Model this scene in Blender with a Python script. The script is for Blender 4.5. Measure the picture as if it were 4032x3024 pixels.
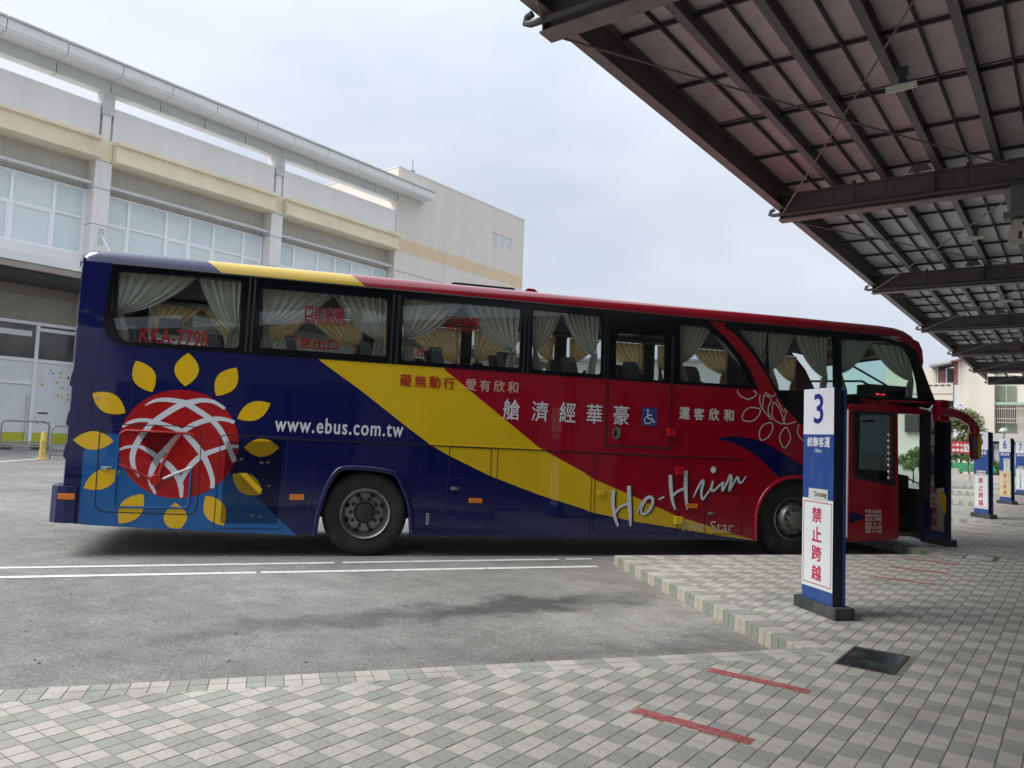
import bpy, bmesh, math, random
from mathutils import Vector, Matrix
from mathutils.geometry import tessellate_polygon
random.seed(7)
R = math.radians
scene = bpy.context.scene
for o in list(bpy.data.objects): bpy.data.objects.remove(o)
col = scene.collection

# ------------------------------------------------------------------ camera
F, CX, CY = 3000.0, 2016.0, 1512.0
PITCH, ROLL, YAW, CAMZ = R(3.97), R(2.24), R(36.9), 1.55
_fw = Vector((-math.sin(YAW)*math.cos(PITCH), math.cos(YAW)*math.cos(PITCH), math.sin(PITCH)))
_rt = Vector((math.cos(YAW), math.sin(YAW), 0)); _up = _rt.cross(_fw)
CR = math.cos(ROLL)*_rt + math.sin(ROLL)*_up
CU = -math.sin(ROLL)*_rt + math.cos(ROLL)*_up
CAM = Vector((0, 0, CAMZ))
cd = bpy.data.cameras.new('camera'); cam = bpy.data.objects.new('camera', cd); col.objects.link(cam)
cd.sensor_width = 36; cd.lens = F/4032*36; cd.clip_start = .05; cd.clip_end = 2000
m = Matrix((CR, CU, -_fw)).transposed().to_4x4(); m.translation = CAM
cam.matrix_world = m; scene.camera = cam
scene.render.resolution_x, scene.render.resolution_y = 1024, 768

# ------------------------------------------------------------------ sky, sun, exposure
SUN_AZ, SUN_EL = R(-142), R(51)          # azimuth measured from +Y towards +X
sun_dir = Vector((math.sin(SUN_AZ)*math.cos(SUN_EL), math.cos(SUN_AZ)*math.cos(SUN_EL), math.sin(SUN_EL)))
w = bpy.data.worlds.new('World'); scene.world = w; w.use_nodes = True
nt = w.node_tree; N = nt.nodes; L = nt.links; N.clear()
out = N.new('ShaderNodeOutputWorld'); bg = N.new('ShaderNodeBackground'); L.new(bg.outputs[0], out.inputs[0])
sky = N.new('ShaderNodeTexSky'); sky.sky_type = 'NISHITA'; sky.sun_disc = False
sky.sun_elevation = SUN_EL; sky.sun_rotation = SUN_AZ; sky.dust_density = 4
tc = N.new('ShaderNodeTexCoord')
nz = N.new('ShaderNodeTexNoise'); nz.inputs['Scale'].default_value = 2.4; nz.inputs['Detail'].default_value = 5; nz.inputs['Roughness'].default_value = .55
mp = N.new('ShaderNodeMapping'); mp.inputs['Scale'].default_value = (1, 1, 2.6); mp.inputs['Location'].default_value = (3.1, .7, 0)
L.new(tc.outputs['Generated'], mp.inputs[0]); L.new(mp.outputs[0], nz.inputs['Vector'])
ramp = N.new('ShaderNodeValToRGB')
ramp.color_ramp.elements[0].position = .33; ramp.color_ramp.elements[0].color = (.305, .335, .385, 1)
ramp.color_ramp.elements[1].position = .68; ramp.color_ramp.elements[1].color = (.39, .413, .452, 1)
L.new(nz.outputs['Fac'], ramp.inputs[0])
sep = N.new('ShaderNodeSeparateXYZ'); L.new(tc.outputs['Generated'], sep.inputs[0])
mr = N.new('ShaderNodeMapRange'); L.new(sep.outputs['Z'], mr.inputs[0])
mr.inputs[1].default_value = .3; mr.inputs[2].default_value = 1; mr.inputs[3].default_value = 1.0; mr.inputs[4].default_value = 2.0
dot = N.new('ShaderNodeVectorMath'); dot.operation = 'DOT_PRODUCT'; dot.inputs[1].default_value = sun_dir
L.new(tc.outputs['Generated'], dot.inputs[0])
mx = N.new('ShaderNodeMath'); mx.operation = 'MAXIMUM'; mx.inputs[1].default_value = 0; L.new(dot.outputs['Value'], mx.inputs[0])
pw = N.new('ShaderNodeMath'); pw.operation = 'POWER'; pw.inputs[1].default_value = 5; L.new(mx.outputs[0], pw.inputs[0])
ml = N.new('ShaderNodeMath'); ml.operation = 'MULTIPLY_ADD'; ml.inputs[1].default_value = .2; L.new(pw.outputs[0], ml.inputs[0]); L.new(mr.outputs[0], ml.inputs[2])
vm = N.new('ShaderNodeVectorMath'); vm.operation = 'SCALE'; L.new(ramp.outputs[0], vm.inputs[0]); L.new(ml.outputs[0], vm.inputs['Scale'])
sk = N.new('ShaderNodeVectorMath'); sk.operation = 'SCALE'; sk.inputs['Scale'].default_value = .1; L.new(sky.outputs[0], sk.inputs[0])
mixw = N.new('ShaderNodeMix'); mixw.data_type = 'RGBA'; mixw.inputs[0].default_value = .9
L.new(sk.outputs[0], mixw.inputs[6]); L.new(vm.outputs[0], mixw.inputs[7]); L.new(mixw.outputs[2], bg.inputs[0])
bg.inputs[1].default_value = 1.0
sl = bpy.data.lights.new('sun', 'SUN'); so = bpy.data.objects.new('sun', sl); col.objects.link(so)
sl.energy = 1.5; sl.angle = R(40); sl.color = (1, .96, .9)
so.rotation_euler = (-sun_dir).to_track_quat('-Z', 'Y').to_euler()
vs = scene.view_settings
vs.view_transform = 'Standard'; vs.look = 'None'; vs.exposure = 1.07; vs.gamma = 1; vs.use_curve_mapping = False

# ------------------------------------------------------------------ pixel -> place helpers (photo pixels, 4032 x 3024)
def ray(x, y): return (x-CX)/F*CR - (y-CY)/F*CU + _fw
def on_plane(x, y, p, n):
    d = ray(x, y); return CAM + d*((Vector(p)-CAM).dot(n)/d.dot(n))
def on_z(x, y, z): return on_plane(x, y, (0, 0, z), Vector((0, 0, 1)))
def on_x(x, y, X): return on_plane(x, y, (X, 0, 0), Vector((1, 0, 0)))
def on_y(x, y, Y): return on_plane(x, y, (0, Y, 0), Vector((0, 1, 0)))
ZOOM = {'1': (0, 0, 2.011), '2': (1000, 400, 1.8433), '3': (0, 950, 2.011), '4': (150, 1350, 2.011), '5': (1000, 1050, 2.011),
        '6': (1200, 1500, 2.011), '7': (2200, 1150, 2.011), '8': (2200, 1600, 2.011), 'f': (2900, 1200, 1.954),
        's': (3000, 1500, 1.66), 'r': (2600, 1250, 2.765), 'w': (1700, 1080, 2.765), 'd': (3250, 1450, 2.212),
        'p': (3650, 1650, 4.147), 'q': (3500, 1350, 4.147), 'x': (0, 0, 1)}
def zp(z, x, y):
    a, b, s = ZOOM[z]; return a+x/s, b+y/s

# ------------------------------------------------------------------ mesh builder
class MB:
    def __init__(s): s.v = []; s.f = []; s.m = []
    def add(s, vs_, fs_, mi=0):
        o = len(s.v); s.v += [tuple(p) for p in vs_]
        for f in fs_: s.f.append(tuple(i+o for i in f)); s.m.append(mi)
        return s
    def box(s, a, b, mi=0):
        (x0, y0, z0), (x1, y1, z1) = a, b
        return s.add([(x0,y0,z0),(x1,y0,z0),(x1,y1,z0),(x0,y1,z0),(x0,y0,z1),(x1,y0,z1),(x1,y1,z1),(x0,y1,z1)],
                     [(0,3,2,1),(4,5,6,7),(0,1,5,4),(1,2,6,5),(2,3,7,6),(3,0,4,7)], mi)
    def obox(s, c, ax, ay, az, mi=0):
        c, ax, ay, az = map(Vector, (c, ax, ay, az))
        P = [c+ax*i+ay*j+az*k for k in (-1, 1) for i, j in ((-1,-1),(1,-1),(1,1),(-1,1))]
        return s.add(P, [(0,3,2,1),(4,5,6,7),(0,1,5,4),(1,2,6,5),(2,3,7,6),(3,0,4,7)], mi)
    def prism(s, poly, holes, mp_, d0, d1, mi=0):
        loops = [[Vector((p[0], p[1], 0)) for p in poly]]+[[Vector((p[0], p[1], 0)) for p in h] for h in holes]
        tri = tessellate_polygon(loops); pts = [p for l in loops for p in l]; n = len(pts)
        s.add([mp_(p.x, p.y, d0) for p in pts]+[mp_(p.x, p.y, d1) for p in pts],
              [tuple(t) for t in tri]+[tuple(n+i for i in reversed(t)) for t in tri], mi)
        o = len(s.v)-2*n; k = 0
        for l in loops:
            c = len(l)
            for i in range(c):
                a, b = k+i, k+(i+1) % c
                s.f.append((o+a, o+b, o+n+b, o+n+a)); s.m.append(mi)
            k += c
        return s
    def sheet(s, poly, holes, mp_, d, mi=0):
        loops = [[Vector((p[0], p[1], 0)) for p in poly]]+[[Vector((p[0], p[1], 0)) for p in h] for h in holes]
        tri = tessellate_polygon(loops); pts = [p for l in loops for p in l]
        return s.add([mp_(p.x, p.y, d) for p in pts], [tuple(t) for t in tri], mi)
    def tube(s, pts, r, n=8, mi=0, caps=True, flat=1.0):
        pts = [Vector(p) for p in pts]; rr = r if isinstance(r, (list, tuple)) else [r]*len(pts)
        rings = []; prev = None
        for i, p in enumerate(pts):
            t = (pts[min(i+1, len(pts)-1)]-pts[max(i-1, 0)]).normalized()
            if prev is None:
                a = Vector((0, 0, 1)) if abs(t.z) < .9 else Vector((1, 0, 0)); u = t.cross(a).normalized()
            else: u = (prev-t*prev.dot(t)).normalized()
            prev = u; b = t.cross(u)
            rings.append([p+(u*math.cos(2*math.pi*k/n)+b*math.sin(2*math.pi*k/n)*flat)*rr[i] for k in range(n)])
        o = len(s.v); s.v += [tuple(q) for rg in rings for q in rg]
        for i in range(len(rings)-1):
            for k in range(n):
                k2 = (k+1) % n; s.f.append((o+i*n+k, o+i*n+k2, o+(i+1)*n+k2, o+(i+1)*n+k)); s.m.append(mi)
        if caps:
            s.f.append(tuple(o+k for k in reversed(range(n)))); s.m.append(mi)
            s.f.append(tuple(o+(len(rings)-1)*n+k for k in range(n))); s.m.append(mi)
        return s
    def lathe(s, prof, c, ax, n=32, mi=0):
        """profile [(radius, height)] about axis ax through c"""
        c = Vector(c); ax = Vector(ax).normalized(); a = Vector((0, 0, 1)) if abs(ax.z) < .9 else Vector((1, 0, 0))
        u = ax.cross(a).normalized(); b = ax.cross(u); o = len(s.v)
        for r_, h in prof:
            for k in range(n):
                t = 2*math.pi*k/n; s.v.append(tuple(c+ax*h+(u*math.cos(t)+b*math.sin(t))*r_))
        for i in range(len(prof)-1):
            for k in range(n):
                k2 = (k+1) % n; s.f.append((o+i*n+k, o+i*n+k2, o+(i+1)*n+k2, o+(i+1)*n+k)); s.m.append(mi)
        return s
    def grid(s, rows, mi=0):
        n = len(rows[0]); o = len(s.v); s.v += [tuple(p) for r_ in rows for p in r_]
        for i in range(len(rows)-1):
            for k in range(n-1):
                s.f.append((o+i*n+k, o+i*n+k+1, o+(i+1)*n+k+1, o+(i+1)*n+k)); s.m.append(mi)
        return s
    def mesh(s, name, mats, smooth=None, fix=True):
        me = bpy.data.meshes.new(name); me.from_pydata(s.v, [], s.f)
        for mm in (mats if isinstance(mats, (list, tuple)) else [mats]): me.materials.append(mm)
        if any(s.m): me.polygons.foreach_set('material_index', s.m)
        if fix:
            bm = bmesh.new(); bm.from_mesh(me); bmesh.ops.remove_doubles(bm, verts=bm.verts, dist=1e-5)
            bmesh.ops.recalc_face_normals(bm, faces=bm.faces); bm.to_mesh(me); bm.free()
        if smooth:
            me.polygons.foreach_set('use_smooth', [True]*len(me.polygons)); me.set_sharp_from_angle(angle=R(smooth))
        me.update(); return me
    def build(s, name, mats, parent=None, smooth=None, fix=True, bevel=0):
        o = bpy.data.objects.new(name, s.mesh(name, mats, smooth, fix)); col.objects.link(o)
        if parent: o.parent = parent
        if bevel:
            b = o.modifiers.new('bevel', 'BEVEL'); b.width = bevel; b.segments = 2; b.limit_method = 'ANGLE'; b.angle_limit = R(40)
        return o
def inst(me, name, parent=None, loc=(0, 0, 0), rz=0):
    o = bpy.data.objects.new(name, me); col.objects.link(o); o.location = loc; o.rotation_euler.z = rz
    if parent: o.parent = parent
    return o
def empty(name, loc=(0, 0, 0), rz=0):
    o = bpy.data.objects.new(name, None); col.objects.link(o); o.location = loc; o.rotation_euler.z = rz
    o.empty_display_size = .2; return o
def tag(o, label=None, cat=None, group=None, kind=None):
    for k, v_ in (('label', label), ('category', cat), ('group', group), ('kind', kind)):
        if v_: o[k] = v_
    return o
def arc(cx, cy, r_, a0, a1, n=8):
    return [(cx+r_*math.cos(R(a0+(a1-a0)*i/n)), cy+r_*math.sin(R(a0+(a1-a0)*i/n))) for i in range(n+1)]
def round_poly(P, r_, n=4):
    """round the corners of a 2-D polygon"""
    o = []; c = len(P)
    for i in range(c):
        a, b, d = Vector(P[i-1]), Vector(P[i]), Vector(P[(i+1) % c])
        e, f = (a-b), (d-b); rr = min(r_, e.length*.45, f.length*.45); p, q = b+e.normalized()*rr, b+f.normalized()*rr
        for k in range(n+1):
            t = k/n; v_ = p*(1-t)**2+b*2*t*(1-t)+q*t*t; o.append((v_.x, v_.y))
    return o
def spline(P, n=6, closed=False):
    P = [Vector(p) for p in P]; c = len(P); o = []
    for i in range(c if closed else c-1):
        g = (lambda k: P[k % c]) if closed else (lambda k: P[max(0, min(c-1, k))])
        a, b, d, e = g(i-1), g(i), g(i+1), g(i+2)
        for k in range(n):
            t = k/n; o.append(.5*((2*b)+(d-a)*t+(2*a-5*b+4*d-e)*t*t+(3*b-a-3*d+e)*t**3))
    if not closed: o.append(P[-1])
    return o
def stroke(P, wd, n=6, closed=False, taper=False):
    """list of quads (2-D) along a smooth centre line"""
    S = spline(P, n, closed); c = len(S); lo, hi = [], []
    if not isinstance(wd, (list, tuple)): wd = [wd]*(len(P))
    for i, p in enumerate(S):
        a = S[(i-1) % c] if (closed or i) else S[0]; b = S[(i+1) % c] if (closed or i < c-1) else S[-1]
        t = (b-a); t = t.normalized() if t.length else Vector((1, 0)); nn = Vector((-t.y, t.x))
        f = i/n; k = min(int(f), len(wd)-1); k2 = min(k+1, len(wd)-1); ww = wd[k]+(wd[k2]-wd[k])*(f-k if k2 > k else 0)
        lo.append(p+nn*ww/2); hi.append(p-nn*ww/2)
    return [(lo[i], lo[(i+1) % c], hi[(i+1) % c], hi[i]) for i in range(c if closed else c-1)]

# ------------------------------------------------------------------ text outlines as meshes
_tx = {}
def glyphs(s_, bold=0.0, res=3):
    key = (s_, bold, res)
    if key not in _tx:
        c = bpy.data.curves.new('t', 'FONT'); c.body = s_; c.size = 1; c.offset = bold; c.resolution_u = res; c.space_character = 1.16 if s_.startswith('www') else 1.0
        o = bpy.data.objects.new('t', c); me = bpy.data.meshes.new_from_object(o)
        vv = [(v_.co.x, v_.co.y) for v_ in me.vertices]; ff = [tuple(p.vertices) for p in me.polygons]
        bpy.data.objects.remove(o); bpy.data.meshes.remove(me); bpy.data.curves.remove(c)
        xs = [p[0] for p in vv] or [0, 1]; ys = [p[1] for p in vv] or [0, 1]
        _tx[key] = (vv, ff, min(xs), max(xs), min(ys), max(ys))
    return _tx[key]
def text(mb, s_, box, mp_, d, mi=0, bold=0.0, mirror=False, res=3, shear=0):
    """fit the text's outline box into box=(u0,v0,u1,v1)"""
    vv, ff, x0, x1, y0, y1 = glyphs(s_, min(bold, 0), res); u0, v0, u1, v1 = box
    if x1-x0 < 1e-6: return
    bs = max(bold, 0)*min(1.0, (v1-v0)/max(y1-y0, 1e-6))   # embolden by overlapping shifted copies
    u0, u1, v0, v1 = u0+bs, u1-bs, v0+bs, v1-bs
    for k, (sx_, sy_) in enumerate(((0, 0), (bs, 0), (-bs, 0), (0, bs), (0, -bs), (bs*.7, bs*.7), (-bs*.7, -bs*.7), (bs*.7, -bs*.7), (-bs*.7, bs*.7)) if bs else ((0, 0),)):
        P = []
        for x, y in vv:
            t = (x-x0)/(x1-x0); t = 1-t if mirror else t; q = (y-y0)/max(y1-y0, 1e-6)
            P.append(mp_(u0+(u1-u0)*t+sx_, v0+(v1-v0)*q+sy_, d-.00008*k))
        mb.add(P, ff, mi)
def chars(mb, s_, cent, size, mp_, d, mi=0, bold=.02, asp=1.0):
    for ch, (u, v_) in zip(s_, cent):
        if ch != ' ': text(mb, ch, (u-size*asp/2, v_-size/2, u+size*asp/2, v_+size/2), mp_, d, mi, bold)

# ------------------------------------------------------------------ materials
def mat(name, c, rough=.6, metal=0, coat=0, var=0.0, vs_=3.0, bump=0.0, bs=40.0, spec=.5, dirt=None, coords='Object', trans=0, emit=0):
    mt = bpy.data.materials.new(name); mt.use_nodes = True; t = mt.node_tree; b = t.nodes['Principled BSDF']
    c = tuple(c)+(1,) if len(c) == 3 else c
    b.inputs['Base Color'].default_value = c; b.inputs['Roughness'].default_value = rough; b.inputs['Metallic'].default_value = metal
    b.inputs['Coat Weight'].default_value = coat; b.inputs['Coat Roughness'].default_value = .04; b.inputs['Specular IOR Level'].default_value = spec
    if emit: b.inputs['Emission Color'].default_value = c; b.inputs['Emission Strength'].default_value = emit
    n = t.nodes; l = t.links
    if var or bump or dirt:
        tc_ = n.new('ShaderNodeTexCoord'); co = tc_.outputs[coords]
    if var:
        z_ = n.new('ShaderNodeTexNoise'); z_.inputs['Scale'].default_value = vs_; z_.inputs['Detail'].default_value = 6; z_.inputs['Roughness'].default_value = .6
        l.new(co, z_.inputs['Vector'])
        r_ = n.new('ShaderNodeMapRange'); r_.inputs[1].default_value = .25; r_.inputs[2].default_value = .75; r_.inputs[3].default_value = 1-var; r_.inputs[4].default_value = 1+var
        l.new(z_.outputs['Fac'], r_.inputs[0])
        x_ = n.new('ShaderNodeVectorMath'); x_.operation = 'SCALE'; x_.inputs[0].default_value = c[:3]; l.new(r_.outputs[0], x_.inputs['Scale'])
        l.new(x_.outputs[0], b.inputs['Base Color']); last = x_.outputs[0]
    else: last = None
    if dirt:                                     # (colour, amount, scale vector): vertical streaks / grime of its own shape
        dc, am, sc = dirt
        mp2 = n.new('ShaderNodeMapping'); mp2.inputs['Scale'].default_value = sc; l.new(co, mp2.inputs[0])
        z2 = n.new('ShaderNodeTexNoise'); z2.inputs['Scale'].default_value = 1; z2.inputs['Detail'].default_value = 5; l.new(mp2.outputs[0], z2.inputs['Vector'])
        r2 = n.new('ShaderNodeMapRange'); r2.inputs[1].default_value = .52; r2.inputs[2].default_value = .75; r2.inputs[4].default_value = am; l.new(z2.outputs['Fac'], r2.inputs[0])
        mxx = n.new('ShaderNodeMix'); mxx.data_type = 'RGBA'; l.new(r2.outputs[0], mxx.inputs[0])
        if last: l.new(last, mxx.inputs[6])
        else: mxx.inputs[6].default_value = c
        mxx.inputs[7].default_value = tuple(dc)+(1,); l.new(mxx.outputs[2], b.inputs['Base Color'])
    if bump:
        z3 = n.new('ShaderNodeTexNoise'); z3.inputs['Scale'].default_value = bs; z3.inputs['Detail'].default_value = 4; l.new(co, z3.inputs['Vector'])
        bp = n.new('ShaderNodeBump'); bp.inputs['Strength'].default_value = bump; bp.inputs['Distance'].default_value = .01
        l.new(z3.outputs['Fac'], bp.inputs['Height']); l.new(bp.outputs[0], b.inputs['Normal'])
    return mt
def glass(name, tint, ior=1.5, rough=0.0):
    mt = bpy.data.materials.new(name); mt.use_nodes = True; t = mt.node_tree; n = t.nodes; l = t.links; n.clear()
    o = n.new('ShaderNodeOutputMaterial'); mx_ = n.new('ShaderNodeMixShader'); tr = n.new('ShaderNodeBsdfTransparent'); gl = n.new('ShaderNodeBsdfGlossy')
    fr = n.new('ShaderNodeFresnel'); fr.inputs[0].default_value = ior; tr.inputs[0].default_value = tuple(tint)+(1,); gl.inputs['Roughness'].default_value = rough
    gl.inputs[0].default_value = (.9, .95, 1, 1)
    # same reflection from either side of the pane
    ge = n.new('ShaderNodeNewGeometry'); fl = n.new('ShaderNodeVectorMath'); fl.operation = 'SCALE'
    mr_ = n.new('ShaderNodeMapRange'); mr_.inputs[3].default_value = 1; mr_.inputs[4].default_value = -1
    l.new(ge.outputs['Backfacing'], mr_.inputs[0]); l.new(ge.outputs['Normal'], fl.inputs[0]); l.new(mr_.outputs[0], fl.inputs['Scale'])
    lw = n.new('ShaderNodeLayerWeight'); lw.inputs[0].default_value = .5; p5 = n.new('ShaderNodeMath'); p5.operation = 'POWER'; p5.inputs[1].default_value = 4.5; l.new(lw.outputs['Facing'], p5.inputs[0])
    ad = n.new('ShaderNodeMath'); ad.operation = 'MULTIPLY_ADD'; ad.inputs[1].default_value = .85; ad.inputs[2].default_value = .06
    l.new(p5.outputs[0], ad.inputs[0]); ad.use_clamp = True
    l.new(ad.outputs[0], mx_.inputs[0]); l.new(tr.outputs[0], mx_.inputs[1]); l.new(gl.outputs[0], mx_.inputs[2]); l.new(mx_.outputs[0], o.inputs[0])
    n.remove(fr); n.remove(ge); n.remove(fl); n.remove(mr_)
    return mt

def cloth(name, c, tl, var=.12, vs_=7):
    """diffuse cloth or film that lets part of the light through"""
    mt = mat(name, c, .9, var=var, vs_=vs_); t = mt.node_tree; n = t.nodes; l = t.links; b = n['Principled BSDF']; o = n['Material Output']
    tr = n.new('ShaderNodeBsdfTranslucent'); mx_ = n.new('ShaderNodeMixShader'); mx_.inputs[0].default_value = tl
    src = b.inputs['Base Color'].links[0].from_socket if b.inputs['Base Color'].links else None
    if src: l.new(src, tr.inputs[0])
    else: tr.inputs[0].default_value = tuple(c)+(1,)
    l.new(b.outputs[0], mx_.inputs[1]); l.new(tr.outputs[0], mx_.inputs[2]); l.new(mx_.outputs[0], o.inputs[0]); return mt

# ================================================================== THE GROUND
K = .124                    # platform height above the road
PER = 6.79                  # pitch of the saw-tooth bays
def asphalt():
    mt = bpy.data.materials.new('asphalt'); mt.use_nodes = True; t = mt.node_tree; n = t.nodes; l = t.links; b = n['Principled BSDF']
    tc_ = n.new('ShaderNodeTexCoord'); co = tc_.outputs['Object']
    def noise(sc, det=5, ro=.6):
        z_ = n.new('ShaderNodeTexNoise'); z_.inputs['Scale'].default_value = sc; z_.inputs['Detail'].default_value = det; z_.inputs['Roughness'].default_value = ro
        l.new(co, z_.inputs['Vector']); return z_
    big = noise(.35, 6); mid = noise(3.2, 8, .7); fine = noise(75, 3, .7); peb = n.new('ShaderNodeTexVoronoi'); peb.inputs['Scale'].default_value = 95; l.new(co, peb.inputs['Vector'])
    def rng(s_, a, b_, c, d):
        r_ = n.new('ShaderNodeMapRange'); r_.inputs[1].default_value = a; r_.inputs[2].default_value = b_; r_.inputs[3].default_value = c; r_.inputs[4].default_value = d; l.new(s_, r_.inputs[0]); return r_.outputs[0]
    def mul(a, b_):
        m_ = n.new('ShaderNodeMath'); m_.operation = 'MULTIPLY'; l.new(a, m_.inputs[0]); l.new(b_, m_.inputs[1]); return m_.outputs[0]
    f = mul(mul(rng(big.outputs[0], .3, .7, .84, 1.14), rng(mid.outputs[0], .3, .7, .78, 1.2)), mul(rng(fine.outputs[0], .3, .7, .68, 1.32), rng(peb.outputs['Color'], 0, 1, .78, 1.2)))
    coarse = noise(24, 4, .75); f = mul(f, rng(coarse.outputs[0], .32, .68, .78, 1.22)); blot = noise(.9, 7, .65); f = mul(f, rng(blot.outputs[0], .35, .65, .86, 1.12))
    # patches with a shape of their own: oily streak, pale cement wash, tyre-dark lane
    def patch(px, py, qx, qy, half, val):
        nonlocal f
        A, B_ = on_z(px, py, 0), on_z(qx, qy, 0); c = (A+B_)/2; d = B_-A
        mp_ = n.new('ShaderNodeMapping'); mp_.vector_type = 'TEXTURE'; mp_.inputs['Location'].default_value = c
        mp_.inputs['Rotation'].default_value = (0, 0, math.atan2(d.y, d.x)); mp_.inputs['Scale'].default_value = (d.length*.5, half, 1)
        wv = noise(1.7, 5); sc = n.new('ShaderNodeVectorMath'); sc.operation = 'MULTIPLY_ADD'; sc.inputs[1].default_value = (1.5, 1.5, 0)
        l.new(wv.outputs['Color'], sc.inputs[0]); l.new(co, sc.inputs[2])
        sb = n.new('ShaderNodeVectorMath'); sb.operation = 'SUBTRACT'; sb.inputs[1].default_value = (.75, .75, 0); l.new(sc.outputs[0], sb.inputs[0]); l.new(sb.outputs[0], mp_.inputs[0])
        ln = n.new('ShaderNodeVectorMath'); ln.operation = 'LENGTH'; l.new(mp_.outputs[0], ln.inputs[0])
        f = mul(f, rng(ln.outputs['Value'], .35, 1.15, val, 1))
    patch(1150, 2460, 2600, 2340, .36, .40); patch(500, 2520, 1500, 2440, .3, .68); patch(2050, 2520, 2880, 2400, .55, 1.32); patch(200, 2660, 900, 2560, .4, .9)
    patch(1500, 2600, 2900, 2540, .18, .86); patch(2250, 2260, 2700, 2330, .3, .8); patch(300, 2350, 1700, 2330, .3, 1.12)
    cs = n.new('ShaderNodeVectorMath'); cs.operation = 'SCALE'; cs.inputs[0].default_value = (.262, .256, .244); l.new(f, cs.inputs['Scale']); l.new(cs.outputs[0], b.inputs['Base Color'])
    b.inputs['Roughness'].default_value = .85; b.inputs['Specular IOR Level'].default_value = .3
    bp = n.new('ShaderNodeBump'); bp.inputs['Strength'].default_value = .55; bp.inputs['Distance'].default_value = .012
    ad = n.new('ShaderNodeMath'); l.new(peb.outputs['Distance'], ad.inputs[0]); l.new(fine.outputs[0], ad.inputs[1]); l.new(ad.outputs[0], bp.inputs['Height']); l.new(bp.outputs[0], b.inputs['Normal'])
    return mt
M = {}
M['asphalt'] = asphalt()
def road_z(x):                       # the yard rises gently towards the terminal building
    P = [(-400, .467), (-29, .467), (-24, .37), (-9.5, 0), (400, 0)]
    for (a, za), (b, zb) in zip(P, P[1:]):
        if a <= x <= b: return za+(zb-za)*(x-a)/(b-a)
mb = MB(); xs = [-400, -120, -60, -29, -24, -20, -15, -11, -9.5, -5, 0, 8, 30, 120, 400]; ys = [-300, -60, -10, 0, 5, 10, 20, 40, 80, 200, 500]
mb.grid([[(x, y, road_z(x)) for x in xs] for y in ys])
road = mb.build('road', M['asphalt']); tag(road, kind='structure')

M['linepaint'] = mat('white_line_paint', (.78, .79, .77), .7, var=.12, vs_=9, dirt=((.3, .3, .3), .75, (14, 14, 14)))
def ground_line(a, b, wd, name='lane_line', z=.004, m_='linepaint', parent=None, seed=1):
    rnd = random.Random(seed); a, b = Vector(a), Vector(b); d = (b-a); nn = Vector((-d.y, d.x, 0)).normalized(); n = max(2, int(d.length/.12)); mb_ = MB(); rows = []
    for i in range(n+1):
        p = a+d*(i/n); j = rnd.uniform(-.006, .006); j2 = rnd.uniform(-.006, .006)
        z0 = road_z(p.x)+z if parent is road else z
        rows.append([(p.x+nn.x*(wd/2+j), p.y+nn.y*(wd/2+j), z0), (p.x-nn.x*(wd/2+j2), p.y-nn.y*(wd/2+j2), z0)])
    mb_.grid(rows); o = mb_.build(name, M[m_], parent); return o
def gl(px, py, qx, qy, wd, seed): ground_line(on_z(px, py, 0), on_z(qx, qy, 0), wd, parent=road, seed=seed)
def lane(p, q, cuts, wd, seed):
    A, B_ = on_z(*p, 0), on_z(*q, 0); d = B_-A
    for i, (t0, t1) in enumerate(cuts): ground_line(A+d*t0, A+d*t1, wd, parent=road, seed=seed+i)
lane((0, 2237), (2330, 2201), [(-.25, .505), (.52, .93), (.945, 1.0)], .095, 1)
lane((0, 2274), (2350, 2231), [(-.25, .372), (.379, .775), (.777, 1.0)], .105, 11)
def at_road(px, py):                 # pixel -> sloping yard
    t = Vector(on_z(px, py, 0))
    for _ in range(40): t = on_z(px, py, road_z(max(-399, t.x)))
    return t
ground_line(at_road(-60, 1822), at_road(150, 1808), .16, parent=road, seed=8)

lt = MB(); rnd = random.Random(4)
for q in range(46):
    p = on_z(rnd.uniform(0, 3000), rnd.uniform(2260, 2640), 0); a_ = rnd.uniform(0, 6.28); s_ = rnd.uniform(.006, .022); h = rnd.uniform(.003, .008)
    lt.add([(p.x+math.cos(a_+k)*s_*r_, p.y+math.sin(a_+k)*s_*r_*.7, h*(.4+.6*(k % 2))) for k, r_ in ((0, 1), (1.3, .5), (2.6, .8), (3.9, .45), (5.2, .7))], [(0, 1, 2, 3, 4)])
tag(lt.build('leaf_litter', mat('dry_litter', (.04, .035, .025), .9), road), kind='stuff')
# ------------------------------------------------------------------ raised platform with its saw-tooth edge
def tooth(k): return Vector((-4.70, 8.53+PER*k)) if k != -1 else Vector((-4.66, 1.57))
def notch(k): return Vector((-1.63, 5.74+PER*k))
edge = []
for k in range(-2, 6): edge += [tooth(k), notch(k+1)]
def offset_line(P, d):
    o = []
    for i, p in enumerate(P):
        a = (P[i]-P[i-1]).normalized() if i else None; b = (P[i+1]-P[i]).normalized() if i < len(P)-1 else None
        a = a or b; b = b or a
        na, nb = Vector((a.y, -a.x)), Vector((b.y, -b.x)); bis = (na+nb).normalized(); o.append(p+bis*(d/bis.dot(na)))
    return o
inner = offset_line(edge, .2); slab_e = offset_line(edge, .008)
M['grout'] = mat('tile_grout', (.20, .198, .182), .95, var=.25, vs_=6, bump=.3, bs=120)
tilecols = [('cream', (.535, .50, .465)), ('cream', (.505, .475, .44)), ('cream', (.52, .50, .445)), ('sage', (.355, .37, .33)), ('sage', (.335, .352, .312)), ('sage', (.37, .382, .35))]
TM = [mat(f'{n_}_tile', c, .62, var=.13, vs_=2.3, bump=.55, bs=38, spec=.4, dirt=((.17, .165, .155), .4, (2.1, 2.1, 2.1)), coords='Object') for n_, c in tilecols]
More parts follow.
